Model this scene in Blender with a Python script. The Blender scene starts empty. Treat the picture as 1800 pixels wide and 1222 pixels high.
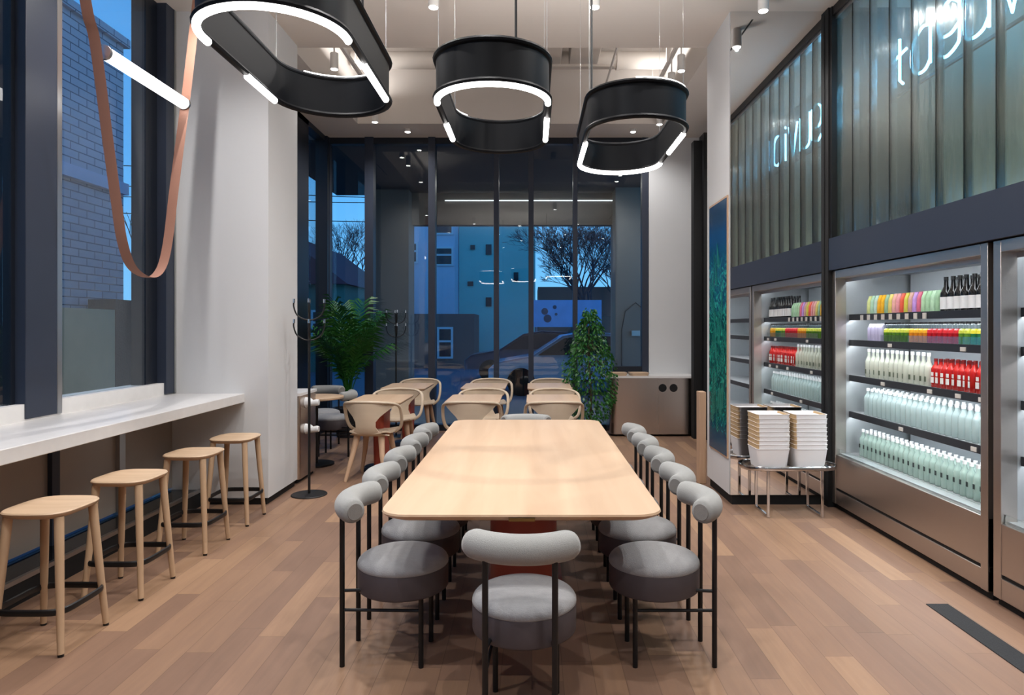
import bpy, bmesh, math, random
from mathutils import Vector, Matrix
random.seed(7)
S = bpy.context.scene
COL = S.collection
PI = math.pi
H = 1.5            # camera height
F = 1200.0         # focal length in pixels of the 1800x1222 frame
VX, VY = 935.0, 575.0
# ------------------------------------------------------------------ camera
cd = bpy.data.cameras.new('camera'); cam = bpy.data.objects.new('camera', cd); COL.objects.link(cam)
cam.location = (0, 0, H); cam.rotation_euler = (PI/2, 0, 0)
cd.sensor_width = 36; cd.lens = 24.0; cd.clip_start = .05; cd.clip_end = 400
cd.shift_x = -(VX-900)/1800; cd.shift_y = (VY-611)/1800
S.camera = cam
# ------------------------------------------------------------------ world: dusk sky
W = bpy.data.worlds.new('dusk_sky'); S.world = W; W.use_nodes = True
nt = W.node_tree; nt.nodes.clear()
wo = nt.nodes.new('ShaderNodeOutputWorld'); bg = nt.nodes.new('ShaderNodeBackground')
tc = nt.nodes.new('ShaderNodeTexCoord'); sp = nt.nodes.new('ShaderNodeSeparateXYZ')
cr = nt.nodes.new('ShaderNodeValToRGB')
nt.links.new(tc.outputs['Generated'], sp.inputs[0]); nt.links.new(sp.outputs['Z'], cr.inputs[0])
cr.color_ramp.elements[0].position = 0.0; cr.color_ramp.elements[0].color = (.16, .46, .80, 1)
cr.color_ramp.elements[1].position = 1.0; cr.color_ramp.elements[1].color = (.02, .10, .33, 1)
e = cr.color_ramp.elements.new(.25); e.color = (.07, .31, .72, 1)
nt.links.new(cr.outputs[0], bg.inputs[0]); bg.inputs[1].default_value = 1.6
nt.links.new(bg.outputs[0], wo.inputs[0])
# ------------------------------------------------------------------ exposure
S.view_settings.view_transform = 'Standard'; S.view_settings.look = 'None'
S.view_settings.exposure = 0.0; S.view_settings.gamma = 1.0
S.cycles.use_denoising = True
S.cycles.max_bounces = 8; S.cycles.diffuse_bounces = 4; S.cycles.glossy_bounces = 4
S.cycles.transmission_bounces = 6; S.cycles.transparent_max_bounces = 16
S.cycles.caustics_reflective = False; S.cycles.caustics_refractive = False
S.cycles.sample_clamp_indirect = 6.0
UPFILL_W = 25.0  # base power of the added upward fill lights
SPOT_W = 100.0      # power of each ceiling downlight
# ------------------------------------------------------------------ materials
def srgb(h):
    h = h.lstrip('#'); c = [int(h[i:i+2], 16)/255 for i in (0, 2, 4)]
    return tuple((x/12.92 if x <= .04045 else ((x+.055)/1.055)**2.4) for x in c)
def mat(name, col, rough=.5, metal=0., bump=0., bscale=60., var=0., vscale=8., stretch=None, emis=None, estr=0., spec=.5, trans=0., ior=1.45, coat=0., sheen=0., alpha=1.):
    m = bpy.data.materials.new(name); m.use_nodes = True
    n = m.node_tree.nodes; l = m.node_tree.links; b = n['Principled BSDF']
    if isinstance(col, str): col = srgb(col)
    b.inputs['Base Color'].default_value = (*col, 1); b.inputs['Roughness'].default_value = rough
    b.inputs['Metallic'].default_value = metal; b.inputs['Specular IOR Level'].default_value = spec
    b.inputs['Transmission Weight'].default_value = trans; b.inputs['IOR'].default_value = ior
    b.inputs['Coat Weight'].default_value = coat; b.inputs['Sheen Weight'].default_value = sheen
    b.inputs['Alpha'].default_value = alpha
    if emis is not None:
        b.inputs['Emission Color'].default_value = (*(srgb(emis) if isinstance(emis, str) else emis), 1)
        b.inputs['Emission Strength'].default_value = estr
    t = n.new('ShaderNodeTexCoord'); mp = n.new('ShaderNodeMapping'); l.new(t.outputs['Object'], mp.inputs[0])
    if stretch: mp.inputs['Scale'].default_value = stretch
    if True:
        ns = n.new('ShaderNodeTexNoise'); ns.inputs['Scale'].default_value = vscale; ns.inputs['Detail'].default_value = 4
        l.new(mp.outputs[0], ns.inputs['Vector'])
        v = var if var else .03
        mx = n.new('ShaderNodeMix'); mx.data_type = 'RGBA'
        mx.inputs[6].default_value = (*[max(0, c*(1-v)) for c in col], 1); mx.inputs[7].default_value = (*[min(1, c*(1+v)) for c in col], 1)
        l.new(ns.outputs['Fac'], mx.inputs[0]); l.new(mx.outputs[2], b.inputs['Base Color'])
    if bump:
        n2 = n.new('ShaderNodeTexNoise'); n2.inputs['Scale'].default_value = bscale; n2.inputs['Detail'].default_value = 3
        l.new(mp.outputs[0], n2.inputs['Vector'])
        bp = n.new('ShaderNodeBump'); bp.inputs['Strength'].default_value = bump; bp.inputs['Distance'].default_value = .01
        l.new(n2.outputs['Fac'], bp.inputs['Height']); l.new(bp.outputs[0], b.inputs['Normal'])
    return m
def wood(name, c1, c2, axis='y', rough=.45, scale=1.):
    m = bpy.data.materials.new(name); m.use_nodes = True
    n = m.node_tree.nodes; l = m.node_tree.links; b = n['Principled BSDF']; b.inputs['Roughness'].default_value = rough
    t = n.new('ShaderNodeTexCoord'); mp = n.new('ShaderNodeMapping'); l.new(t.outputs['Object'], mp.inputs[0])
    s = {'x': (1.2, 14, 14), 'y': (14, 1.2, 14), 'z': (14, 14, 1.2)}[axis]; mp.inputs['Scale'].default_value = tuple(q*scale for q in s)
    ns = n.new('ShaderNodeTexNoise'); ns.inputs['Scale'].default_value = 1.; ns.inputs['Detail'].default_value = 6; ns.inputs['Distortion'].default_value = .6
    l.new(mp.outputs[0], ns.inputs['Vector'])
    r = n.new('ShaderNodeValToRGB'); r.color_ramp.elements[0].position = .3; r.color_ramp.elements[1].position = .7
    r.color_ramp.elements[0].color = (*srgb(c1), 1); r.color_ramp.elements[1].color = (*srgb(c2), 1)
    l.new(ns.outputs['Fac'], r.inputs[0]); l.new(r.outputs[0], b.inputs['Base Color'])
    return m
def floor_mat():
    m = bpy.data.materials.new('oak_planks'); m.use_nodes = True
    n = m.node_tree.nodes; l = m.node_tree.links; b = n['Principled BSDF']
    t = n.new('ShaderNodeTexCoord'); s = n.new('ShaderNodeSeparateXYZ'); l.new(t.outputs['Object'], s.inputs[0])
    def M(op, a, c=None):
        q = n.new('ShaderNodeMath'); q.operation = op
        for i, v in enumerate((a, c)):
            if v is None: continue
            if isinstance(v, (int, float)): q.inputs[i].default_value = v
            else: l.new(v, q.inputs[i])
        return q.outputs[0]
    u = M('DIVIDE', s.outputs['X'], .133); row = M('FLOOR', u); fu = M('FRACT', u)
    wn = n.new('ShaderNodeTexWhiteNoise'); wn.noise_dimensions = '1D'; l.new(row, wn.inputs['W'])
    v = M('ADD', M('DIVIDE', s.outputs['Y'], 1.05), M('MULTIPLY', wn.outputs['Value'], 7.3)); colm = M('FLOOR', v); fv = M('FRACT', v)
    cb = n.new('ShaderNodeCombineXYZ'); l.new(row, cb.inputs[0]); l.new(colm, cb.inputs[1])
    w2 = n.new('ShaderNodeTexWhiteNoise'); w2.noise_dimensions = '2D'; l.new(cb.outputs[0], w2.inputs['Vector'])
    mp = n.new('ShaderNodeMapping'); l.new(t.outputs['Object'], mp.inputs[0]); mp.inputs['Scale'].default_value = (20, 1.6, 1)
    off = n.new('ShaderNodeVectorMath'); off.operation = 'ADD'; sc = n.new('ShaderNodeVectorMath'); sc.operation = 'SCALE'
    l.new(w2.outputs['Color'], sc.inputs[0]); sc.inputs['Scale'].default_value = 40
    l.new(mp.outputs[0], off.inputs[0]); l.new(sc.outputs[0], off.inputs[1])
    ns = n.new('ShaderNodeTexNoise'); ns.inputs['Scale'].default_value = 1.6; ns.inputs['Detail'].default_value = 7; ns.inputs['Distortion'].default_value = .5
    l.new(off.outputs[0], ns.inputs['Vector'])
    f = M('ADD', M('MULTIPLY', w2.outputs['Value'], .62), M('MULTIPLY', ns.outputs['Fac'], .42))
    r = n.new('ShaderNodeValToRGB'); els = r.color_ramp.elements
    els[0].position = .1; els[0].color = (*srgb('765c4c'), 1); els[1].position = .95; els[1].color = (*srgb('a38266'), 1)
    e = els.new(.4); e.color = (*srgb('836654'), 1); e = els.new(.65); e.color = (*srgb('8f7059'), 1)
    l.new(f, r.inputs[0])
    ed = M('MAXIMUM', M('MAXIMUM', M('LESS_THAN', fu, .012), M('GREATER_THAN', fu, .988)), M('LESS_THAN', fv, .003))
    mx = n.new('ShaderNodeMix'); mx.data_type = 'RGBA'; l.new(M('MULTIPLY', ed, .45), mx.inputs[0]); l.new(r.outputs[0], mx.inputs[6]); mx.inputs[7].default_value = (*srgb('4a352a'), 1)
    l.new(mx.outputs[2], b.inputs['Base Color']); b.inputs['Roughness'].default_value = .5; b.inputs['Specular IOR Level'].default_value = .35
    return m
def thin_ior(n, l, fr, ior):      # same reflectance on the front and the back face of a thin pane
    g = n.new('ShaderNodeNewGeometry'); mr = n.new('ShaderNodeMapRange'); l.new(g.outputs['Backfacing'], mr.inputs[0])
    mr.inputs[3].default_value = ior; mr.inputs[4].default_value = 1/ior; l.new(mr.outputs[0], fr.inputs[0])
def glass_mat(name, tint=(1, 1, 1), rough=0., boost=1.25, ior=1.5):
    m = bpy.data.materials.new(name); m.use_nodes = True
    n = m.node_tree.nodes; l = m.node_tree.links; n.clear()
    o = n.new('ShaderNodeOutputMaterial'); t = n.new('ShaderNodeBsdfTransparent'); g = n.new('ShaderNodeBsdfGlossy')
    t.inputs[0].default_value = (*tint, 1); g.inputs['Roughness'].default_value = rough
    fr = n.new('ShaderNodeFresnel'); thin_ior(n, l, fr, ior)
    mu = n.new('ShaderNodeMath'); mu.operation = 'MULTIPLY'; mu.use_clamp = True; mu.inputs[1].default_value = boost; l.new(fr.outputs[0], mu.inputs[0])
    x = n.new('ShaderNodeMixShader'); l.new(mu.outputs[0], x.inputs[0]); l.new(t.outputs[0], x.inputs[1]); l.new(g.outputs[0], x.inputs[2]); l.new(x.outputs[0], o.inputs[0])
    return m
def ribbed_mat():
    m = bpy.data.materials.new('cast_channel_glass'); m.use_nodes = True
    n = m.node_tree.nodes; l = m.node_tree.links; n.clear()
    o = n.new('ShaderNodeOutputMaterial'); t = n.new('ShaderNodeBsdfTransparent'); g = n.new('ShaderNodeBsdfGlossy'); rf = n.new('ShaderNodeBsdfTranslucent')
    t.inputs[0].default_value = (.80, .86, .83, 1); g.inputs['Roughness'].default_value = .16; g.inputs[0].default_value = (.95, 1, .97, 1)
    rf.inputs[0].default_value = (.55, .6, .57, 1)
    tc = n.new('ShaderNodeTexCoord'); mp = n.new('ShaderNodeMapping'); mp.inputs['Scale'].default_value = (3, 10, 1.4); l.new(tc.outputs['Object'], mp.inputs[0])
    ns = n.new('ShaderNodeTexNoise'); ns.inputs['Scale'].default_value = 1.; ns.inputs['Detail'].default_value = 4; l.new(mp.outputs[0], ns.inputs['Vector'])
    bp = n.new('ShaderNodeBump'); bp.inputs['Strength'].default_value = .22; bp.inputs['Distance'].default_value = .03; l.new(ns.outputs['Fac'], bp.inputs['Height'])
    l.new(bp.outputs[0], g.inputs['Normal'])
    fr = n.new('ShaderNodeFresnel'); thin_ior(n, l, fr, 1.5); mu = n.new('ShaderNodeMath'); mu.operation = 'MULTIPLY'; mu.use_clamp = True; mu.inputs[1].default_value = 2.0
    l.new(fr.outputs[0], mu.inputs[0])
    a = n.new('ShaderNodeMixShader'); a.inputs[0].default_value = .12; l.new(t.outputs[0], a.inputs[1]); l.new(rf.outputs[0], a.inputs[2])
    x = n.new('ShaderNodeMixShader'); l.new(mu.outputs[0], x.inputs[0]); l.new(a.outputs[0], x.inputs[1]); l.new(g.outputs[0], x.inputs[2]); l.new(x.outputs[0], o.inputs[0])
    return m
def brick_mat(name, c1, c2, mortar, w=.4, h=.13):
    m = bpy.data.materials.new(name); m.use_nodes = True
    n = m.node_tree.nodes; l = m.node_tree.links; b = n['Principled BSDF']; b.inputs['Roughness'].default_value = .85
    t = n.new('ShaderNodeTexCoord'); s = n.new('ShaderNodeSeparateXYZ'); c = n.new('ShaderNodeCombineXYZ'); l.new(t.outputs['Object'], s.inputs[0])
    l.new(s.outputs['Y'], c.inputs[0]); l.new(s.outputs['Z'], c.inputs[1])
    k = n.new('ShaderNodeTexBrick'); k.inputs['Scale'].default_value = 1.; k.inputs['Brick Width'].default_value = w; k.inputs['Row Height'].default_value = h; k.inputs['Mortar Size'].default_value = .010
    k.inputs['Color1'].default_value = (*srgb(c1), 1); k.inputs['Color2'].default_value = (*srgb(c2), 1); k.inputs['Mortar'].default_value = (*srgb(mortar), 1)
    l.new(c.outputs[0], k.inputs['Vector']); l.new(k.outputs['Color'], b.inputs['Base Color'])
    return m
M_ = dict(
 wall=mat('white_plaster', 'd2d3d4', .85, bump=.04, bscale=25, var=.025, vscale=2.5),
 ceil=mat('ceiling_paint', 'cfc8c2', .9, var=.02, vscale=2),
 ceilgrey=mat('raw_ceiling_grey', 'a8a19b', .9, var=.05),
 duct=mat('duct_paint', 'c9c2bb', .6, var=.03),
 navy=mat('navy_frame', '2a3140', .42, var=.05),
 navyd=mat('dark_navy_frame', '171c26', .38),
 black=mat('black_powdercoat', '0f0f11', .45),
 blackm=mat('matt_black', '0b0b0c', .7),
 band=mat('pendant_black', '05080e', .5, var=.04, spec=.22),
 silver=mat('brushed_aluminium', 'b4b4b4', .3, 1., bump=.05, bscale=200, stretch=(1, 1, .05)),
 steel=mat('brushed_steel', 'bcb4ae', .36, 1., bump=.04, bscale=120, stretch=(1, .06, 1), var=.04),
 steelv=mat('brushed_steel_unit', 'c6bcb4', .27, 1., bump=.05, bscale=120, stretch=(1, 1, .05), var=.05),
 steelin=mat('fridge_steel_inner', 'cfd2d4', .38, .7, bump=.05, bscale=50, stretch=(1, 1, .1)),
 chrome=mat('chrome', 'd8dadd', .12, 1.),
 counter=mat('white_terrazzo', 'dcdad8', .35, var=.07, vscale=14),
 whitepl=mat('white_plastic', 'e9e9e9', .4),
 paper=mat('white_card', 'eceaea', .75), kraft=mat('kraft_card', 'c8aa80', .85, var=.1, vscale=60),
 fabric=mat('grey_wool', '92928f', .95, bump=.25, bscale=350, var=.06, vscale=90, sheen=.3),
 fabricd=mat('grey_wool_end', '85827e', .95, bump=.25, bscale=350, var=.05, vscale=90),
 drum=mat('drum_vinyl', '4a4346', .6, var=.04),
 drumw=mat('seat_wool', '949495', .95, bump=.3, bscale=220, var=.12, vscale=40, sheen=.2),
 oak=wood('table_oak', 'bf9f80', 'cdb092', 'y', .4, .6),
 oaked=wood('table_edge_oak', 'b98c5c', 'c99f6e', 'x', .4, .8),
 stool=wood('stool_beech', 'b99c7e', 'c9ae92', 'x', .5),
 stoolleg=wood('stool_leg_beech', 'b29474', 'c4a688', 'z', .5),
 shell=wood('chair_shell', 'c0ac94', 'ccbaa3', 'x', .5, .4),
 cleg=wood('chair_leg', 'b8977a', 'caa98c', 'z', .5),
 coral=mat('coral_lacquer', 'a24432', .45),
 stone=mat('dark_stone_base', '2a2e38', .5, var=.2, vscale=20),
 leather=mat('tan_leather', '9b6f5c', .55, bump=.1, bscale=200, var=.05),
 led=mat('led_white', 'ffffff', .5, emis=(1, .97, .95), estr=9.),
 tubeled=mat('tube_led', 'ffffff', .5, emis=(1, .97, .95), estr=7.),
 lens=mat('spot_lens', 'ffffff', .5, emis=(1, .98, .95), estr=18.),
 fled=mat('fridge_led', 'ffffff', .5, emis=(.88, .95, 1.), estr=26.),
 neon=mat('neon_blue', 'ffffff', .5, emis=(.16, .54, 1.), estr=24.),
 spot=mat('spot_white', 'd8d5d2', .5),
 leaf=mat('palm_green', '245c1e', .45, var=.45, vscale=9), leaf2=mat('ficus_green', '2c6426', .35, var=.5, vscale=14),
 bark=mat('brown_bark', '4b3c30', .9, var=.2, vscale=30),
 pot=mat('brown_pot', '8a6a55', .7), potd=mat('dark_pot', '1d1f24', .6),
 glass=glass_mat('window_glass', (.93, .97, .97)),
 mirror=mat('mirror_silver', 'e8e8e8', .015, 1.),
 ribbed=ribbed_mat(),
 cavity=mat('cavity_green_grey', '83857a', .8, var=.3, vscale=3),
 under=mat('bronze_panel', 'a0968c', .3, .2, var=.1, vscale=3),
 rubber=mat('floor_strip', '1a1a1c', .8, bump=.3, bscale=200),
 street=mat('asphalt', '5b6472', .9, var=.1), pave=mat('paving', '70757a', .9, var=.08),
 canopy=mat('canopy_soffit', '3c4046', .8), column=mat('concrete_column', '77736f', .8, var=.06, vscale=2), lintel=mat('lintel_panel', '6a645f', .8),
 teal=mat('teal_render', '8fd2cc', .9, var=.08, vscale=1), white_=mat('window_white', 'cfd9e2', .8), pane=mat('dark_window', '1b2230', .15),
 roof=mat('plum_roof', '70404a', .85, var=.1), housew=mat('house_render', '5a7a70', .9, var=.1), brown=mat('brown_brick_render', '6c5a58', .9, var=.12, vscale=1),
 lilac=mat('lilac_render', 'c3cce0', .9, var=.05), carb=mat('car_blue', '9cc6f0', .25, .3, coat=.6), card=mat('car_dark', '38506b', .3, .3, coat=.5), tyre=mat('tyre', '101010', .8),
 twig=mat('bare_twig', '3c3a46', .9), hedge=mat('dark_hedge', '2a3a3c', .95, bump=1., bscale=30, var=.6, vscale=25),
 whitebrick=brick_mat('painted_brick', 'b9c0cc', 'a9b2c0', '4a5568'), wire=mat('wire', '15181c', .7),
 board=mat('billboard_face', '8fb4e6', .7, var=.25, vscale=2), tag=mat('price_tag', 'd8d4cc', .6), shelf=mat('shelf_dark', '2c2f35', .45, .2),
 fback=mat('fridge_back', 'c4c9ce', .45, .2), brass=mat('brass_flap', '8a6a3c', .4, .8), cap=mat('white_cap', 'f2f2f2', .4), capd=mat('dark_cap', '1a1a1a', .4),
)
M_['floor'] = floor_mat()
def liquid(name, c, a=1., rough=.12): return mat(name, c, rough, alpha=a, spec=.7)
# ------------------------------------------------------------------ geometry helpers
class MB:
    def __init__(s): s.v = []; s.f = []; s.mi = []; s.cur = 0
    def add(s, vs, fs):
        o = len(s.v); s.v += [tuple(v) for v in vs]; s.f += [tuple(i+o for i in f) for f in fs]; s.mi += [s.cur]*len(fs); return s
    def box(s, x0, x1, y0, y1, z0, z1):
        vs = [(x, y, z) for z in (z0, z1) for y in (y0, y1) for x in (x0, x1)]
        return s.add(vs, [(0, 2, 3, 1), (4, 5, 7, 6), (0, 1, 5, 4), (2, 6, 7, 3), (0, 4, 6, 2), (1, 3, 7, 5)])
    def tube(s, pts, r, n=10, closed=False, flat=None, up=None):
        pts = [Vector(p) for p in pts]; m = len(pts); rs = r if isinstance(r, (list, tuple)) else [r]*m
        rings = []; prev = None
        for i, p in enumerate(pts):
            a = pts[(i-1) % m] if (closed or i > 0) else p; b = pts[(i+1) % m] if (closed or i < m-1) else p
            t = (b-a).normalized() if (b-a).length > 1e-9 else Vector((0, 0, 1))
            if up is not None: q = Vector(up)
            elif prev is not None: q = prev
            else: q = Vector((0, 0, 1)) if abs(t.z) < .9 else Vector((1, 0, 0))
            u = (q - t*q.dot(t))
            if u.length < 1e-6: u = t.orthogonal()
            u.normalize(); w = t.cross(u); prev = u
            fu, fw = (1, 1) if flat is None else flat
            rings.append([p + u*(math.cos(2*PI*k/n)*rs[i]*fu) + w*(math.sin(2*PI*k/n)*rs[i]*fw) for k in range(n)])
        vs = [v for R in rings for v in R]; fs = []
        for i in range(m if closed else m-1):
            j = (i+1) % m
            for k in range(n):
                k2 = (k+1) % n; fs.append((i*n+k, i*n+k2, j*n+k2, j*n+k))
        if not closed: fs.append(tuple(range(n-1, -1, -1))); fs.append(tuple((m-1)*n+k for k in range(n)))
        return s.add(vs, fs)
    def cyl(s, a, b, r0, r1=None, n=16): return s.tube([a, b], [r0, r0 if r1 is None else r1], n)
    def lathe(s, prof, c=(0, 0, 0), n=24):
        vs = []; fs = []; m = len(prof)
        for r, z in prof:
            for k in range(n): vs.append((c[0]+r*math.cos(2*PI*k/n), c[1]+r*math.sin(2*PI*k/n), c[2]+z))
        for i in range(m-1):
            for k in range(n):
                k2 = (k+1) % n; fs.append((i*n+k, i*n+k2, (i+1)*n+k2, (i+1)*n+k))
        fs.append(tuple(range(n-1, -1, -1))); fs.append(tuple((m-1)*n+k for k in range(n)))
        return s.add(vs, fs)
    def loft(s, layers):     # layers: list of lists of 3d points, same count
        n = len(layers[0]); vs = [p for L in layers for p in L]; fs = []
        for i in range(len(layers)-1):
            for k in range(n):
                k2 = (k+1) % n; fs.append((i*n+k, i*n+k2, (i+1)*n+k2, (i+1)*n+k))
        fs.append(tuple(range(n-1, -1, -1))); fs.append(tuple((len(layers)-1)*n+k for k in range(n)))
        return s.add(vs, fs)
    def sheet(s, rows, th=.012):   # rows of points (grid), thickened along face normals
        nr = len(rows); nc = len(rows[0]); P = [[Vector(p) for p in r] for r in rows]; N = []
        for i in range(nr):
            N.append([])
            for j in range(nc):
                a = P[min(i+1, nr-1)][j]-P[max(i-1, 0)][j]; b = P[i][min(j+1, nc-1)]-P[i][max(j-1, 0)][:] if False else P[i][min(j+1, nc-1)]-P[i][max(j-1, 0)]
                q = a.cross(b); N[-1].append(q.normalized() if q.length > 1e-9 else Vector((0, 0, 1)))
        vs = [P[i][j]+N[i][j]*th/2 for i in range(nr) for j in range(nc)] + [P[i][j]-N[i][j]*th/2 for i in range(nr) for j in range(nc)]
        o = nr*nc; fs = []
        for i in range(nr-1):
            for j in range(nc-1):
                a = i*nc+j; fs.append((a, a+1, a+nc+1, a+nc)); fs.append((o+a, o+a+nc, o+a+nc+1, o+a+1))
        for j in range(nc-1):
            fs.append((j, o+j, o+j+1, j+1)); a = (nr-1)*nc+j; fs.append((a, a+1, o+a+1, o+a))
        for i in range(nr-1):
            a = i*nc; fs.append((a, a+nc, o+a+nc, o+a)); a = i*nc+nc-1; fs.append((a, o+a, o+a+nc, a+nc))
        return s.add(vs, fs)
    def build(s, name, m, parent=None, smooth=True, bevel=0., loc=None, angle=35, seg=2):
        me = bpy.data.meshes.new(name); me.from_pydata(s.v, [], s.f); 
        for k in (m if isinstance(m, (list, tuple)) else [m]): me.materials.append(k)
        for i, p in enumerate(me.polygons): p.material_index = s.mi[i]
        bm = bmesh.new(); bm.from_mesh(me); bmesh.ops.recalc_face_normals(bm, faces=bm.faces); bm.to_mesh(me); bm.free()
        me.validate()
        if smooth:
            me.shade_smooth()
            try: me.set_sharp_from_angle(angle=math.radians(angle))
            except Exception: pass
        o = bpy.data.objects.new(name, me); COL.objects.link(o)
        if parent: o.parent = parent
        if loc: o.location = loc
        if bevel:
            b = o.modifiers.new('bevel', 'BEVEL'); b.width = bevel; b.segments = seg; b.limit_method = 'ANGLE'; b.angle_limit = math.radians(40)
        return o
def box(name, m, x0, x1, y0, y1, z0, z1, parent=None, bevel=0., **k): return MB().box(x0, x1, y0, y1, z0, z1).build(name, m, parent, bevel > 0, bevel, **k)
def tag(o, label, cat, group=None, kind=None):
    o['label'] = label; o['category'] = cat
    if group: o['group'] = group
    if kind: o['kind'] = kind
    return o
def thing(name, label, cat, loc=(0, 0, 0), rz=0, group=None):
    o = bpy.data.objects.new(name, None); COL.objects.link(o); o.location = loc; o.rotation_euler = (0, 0, rz); o.empty_display_size = .1
    return tag(o, label, cat, group)
def st(o): o['kind'] = 'structure'; return o
def copy_thing(root, loc, rz=None, label=None, group=None, scale=None):
    r = root.copy(); COL.objects.link(r); r.location = loc
    if rz is not None: r.rotation_euler = (0, 0, rz)
    if label: r['label'] = label
    if group: r['group'] = group
    if scale: r.scale = scale
    for ch in list(root.children):
        if ch.name.startswith('tmp'): continue
        c = ch.copy(); COL.objects.link(c); c.parent = r
        for g in ch.children:
            d = g.copy(); COL.objects.link(d); d.parent = c
    return r
ORD = ['first', 'second', 'third', 'fourth', 'fifth', 'sixth', 'seventh', 'eighth', 'ninth', 'tenth', 'eleventh', 'twelfth', 'thirteenth', 'fourteenth', 'fifteenth', 'sixteenth']
def rrect(w, d, r, z, n=6, cx=0, cy=0):
    pts = []
    for sx, sy, a0 in ((1, 1, 0), (-1, 1, PI/2), (-1, -1, PI), (1, -1, 3*PI/2)):
        for k in range(n+1):
            a = a0+PI/2*k/n; pts.append((cx+sx*(w/2-r)+r*math.cos(a), cy+sy*(d/2-r)+r*math.sin(a), z))
    return pts
def superell(w, d, e, z, n=40):
    out = []
    for k in range(n):
        a = 2*PI*k/n; c, s = math.cos(a), math.sin(a)
        out.append((math.copysign(abs(c)**(2/e), c)*w/2, math.copysign(abs(s)**(2/e), s)*d/2, z))
    return out
def bez(pts, n=8):      # catmull-rom through points
    P = [Vector(p) for p in pts]; out = []
    for i in range(len(P)-1):
        p0 = P[i-1] if i > 0 else P[i]*2-P[i+1]; p1 = P[i]; p2 = P[i+1]; p3 = P[i+2] if i+2 < len(P) else P[i+1]*2-P[i]
        for k in range(n):
            t = k/n; out.append(.5*((2*p1)+(p2-p0)*t+(2*p0-5*p1+4*p2-p3)*t*t+(3*p1-p0-3*p2+p3)*t**3))
    out.append(P[-1]); return out
def area_free(): pass
# ================================================================== SETTING
CZ = 4.16; RZ = 4.24; YB = 9.9; XL = -3.03; XR = 2.5
st(box('floor', M_['floor'], -3.2, 3.4, -4.0, YB+.05, -.1, 0))
st(box('ceiling', M_['ceil'], -3.25, 3.4, -4.0, 6.5, CZ, CZ+.3))
st(box('ceiling_upper', M_['ceilgrey'], -3.25, 2.7, 6.5, YB+.1, 5.3, 5.4))
c = MB(); c.box(-3.25, -2.35, 6.5, YB+.1, RZ, 5.3); c.box(1.76, 2.62, 6.5, YB+.1, RZ, 5.3); c.box(-2.35, 1.76, 9.2, YB+.1, RZ, 5.3)
st(c.build('ceiling_soffit', M_['ceil'], None, False))
st(box('wall_ceiling_step', M_['ceil'], -3.25, 2.7, 6.42, 6.5, CZ+.3, 5.4))
st(box('wall_behind', M_['wall'], -3.25, 3.4, -4.15, -4.0, -.1, CZ+.3))
# columns
o = MB(); o.box(-3.2, -2.22, 5.75, 6.46, .06, CZ+.1); st(o.build('wall_pillar_left', M_['wall'], None, False))
st(box('baseboard_pillar_left', M_['blackm'], -3.2, -2.24, 5.77, 6.44, 0, .06))
st(box('wall_pillar_right', M_['wall'], 1.667, 2.47, 5.765, 6.49, .085, CZ+.1))
st(box('baseboard_pillar_right', M_['blackm'], 1.69, 2.47, 5.77, 6.47, 0, .085))
mir = box('wall_mirror', M_['mirror'], 1.672, 2.462, 5.75, 5.765, .085, CZ)
tag(mir, 'full-height mirror panel on the front of the right pillar', 'mirror')
# right rear wall and back right wall
st(box('wall_right', M_['wall'], 2.5, 2.62, 6.49, YB+.05, 0, RZ))
st(box('wall_back', M_['wall'], 1.69, 2.5, YB-.03, YB+.15, 0, RZ))
f = thing('sliding_door', 'black sliding door edge in the dark gap right of the steel counter', 'door', (2.3, 9.25, 0))
box('door_leaf', M_['blackm'], -.13, .0, -.1, .05, 0, 4.0, f); box('track_post', M_['black'], -.02, .18, -.2, .05, 0, 4.08, f)
# -------------------------------------------------- left front windows (behind the counter)
def pane(name, x0, x1, y0, y1, z0, z1): return st(box(name, M_['glass'], x0, x1, y0, y1, z0, z1))
pane('window_1', XL-.06, XL-.05, 2.3, 4.07, 1.04, CZ)
pane('window_2', XL-.06, XL-.05, 4.37, 5.45, 1.04, CZ)
pane('window_3', XL-.06, XL-.05, -4.0, 2.2, 1.04, CZ)
st(box('trim_1', M_['navyd'], XL-.16, XL-.045, 4.03, 4.075, .95, CZ))
st(box('trim_2', M_['navy'], XL-.16, XL+.02, 4.06, 4.33, .95, CZ, bevel=.004))
st(box('trim_3', M_['silver'], XL-.16, XL+.02, 4.33, 4.375, .95, CZ))
st(box('trim_4', M_['navyd'], XL-.16, XL-.045, 5.435, 5.60, .95, CZ))
st(box('trim_5', M_['navy'], XL-.16, XL+.03, 5.60, 5.75, .95, CZ))
st(box('trim_6', M_['navy'], XL-.16, XL+.02, 2.0, 2.3, .95, CZ))
st(box('trim_7', M_['silver'], XL+.0, XL+.035, 5.722, 5.752, .95, CZ))
st(box('wall_left_base', M_['wall'], XL-.2, XL-.0, -4.0, 5.75, .90, 1.035))
# under-counter glazing
for i, (a, b) in enumerate(((-4, 2.1), (2.2, 2.85), (2.92, 3.55), (3.62, 4.27), (4.34, 4.97), (5.04, 5.75))):
    st(box('window_%d' % (20+i), M_['under'], XL-.02, XL, a, b, .15, .90))
pv = [2.15, 2.885, 3.585, 4.305, 5.005]
for i, y in enumerate(pv):
    st(box('trim_%d' % (30+i), M_['silver'] if i == 4 else M_['navy'], XL-.02, XL+.03, y-.035, y+.035, .1, .90))
st(box('trim_40', M_['blackm'], XL-.02, -2.77, -4, 5.75, 0, .125))
st(box('trim_41', M_['silver'], -2.79, -2.765, -4, 5.75, .12, .145))
st(box('trim_42', mat('gloss_plinth', '15181c', .08), XL, -2.79, -4, 5.75, .125, .13))
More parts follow.
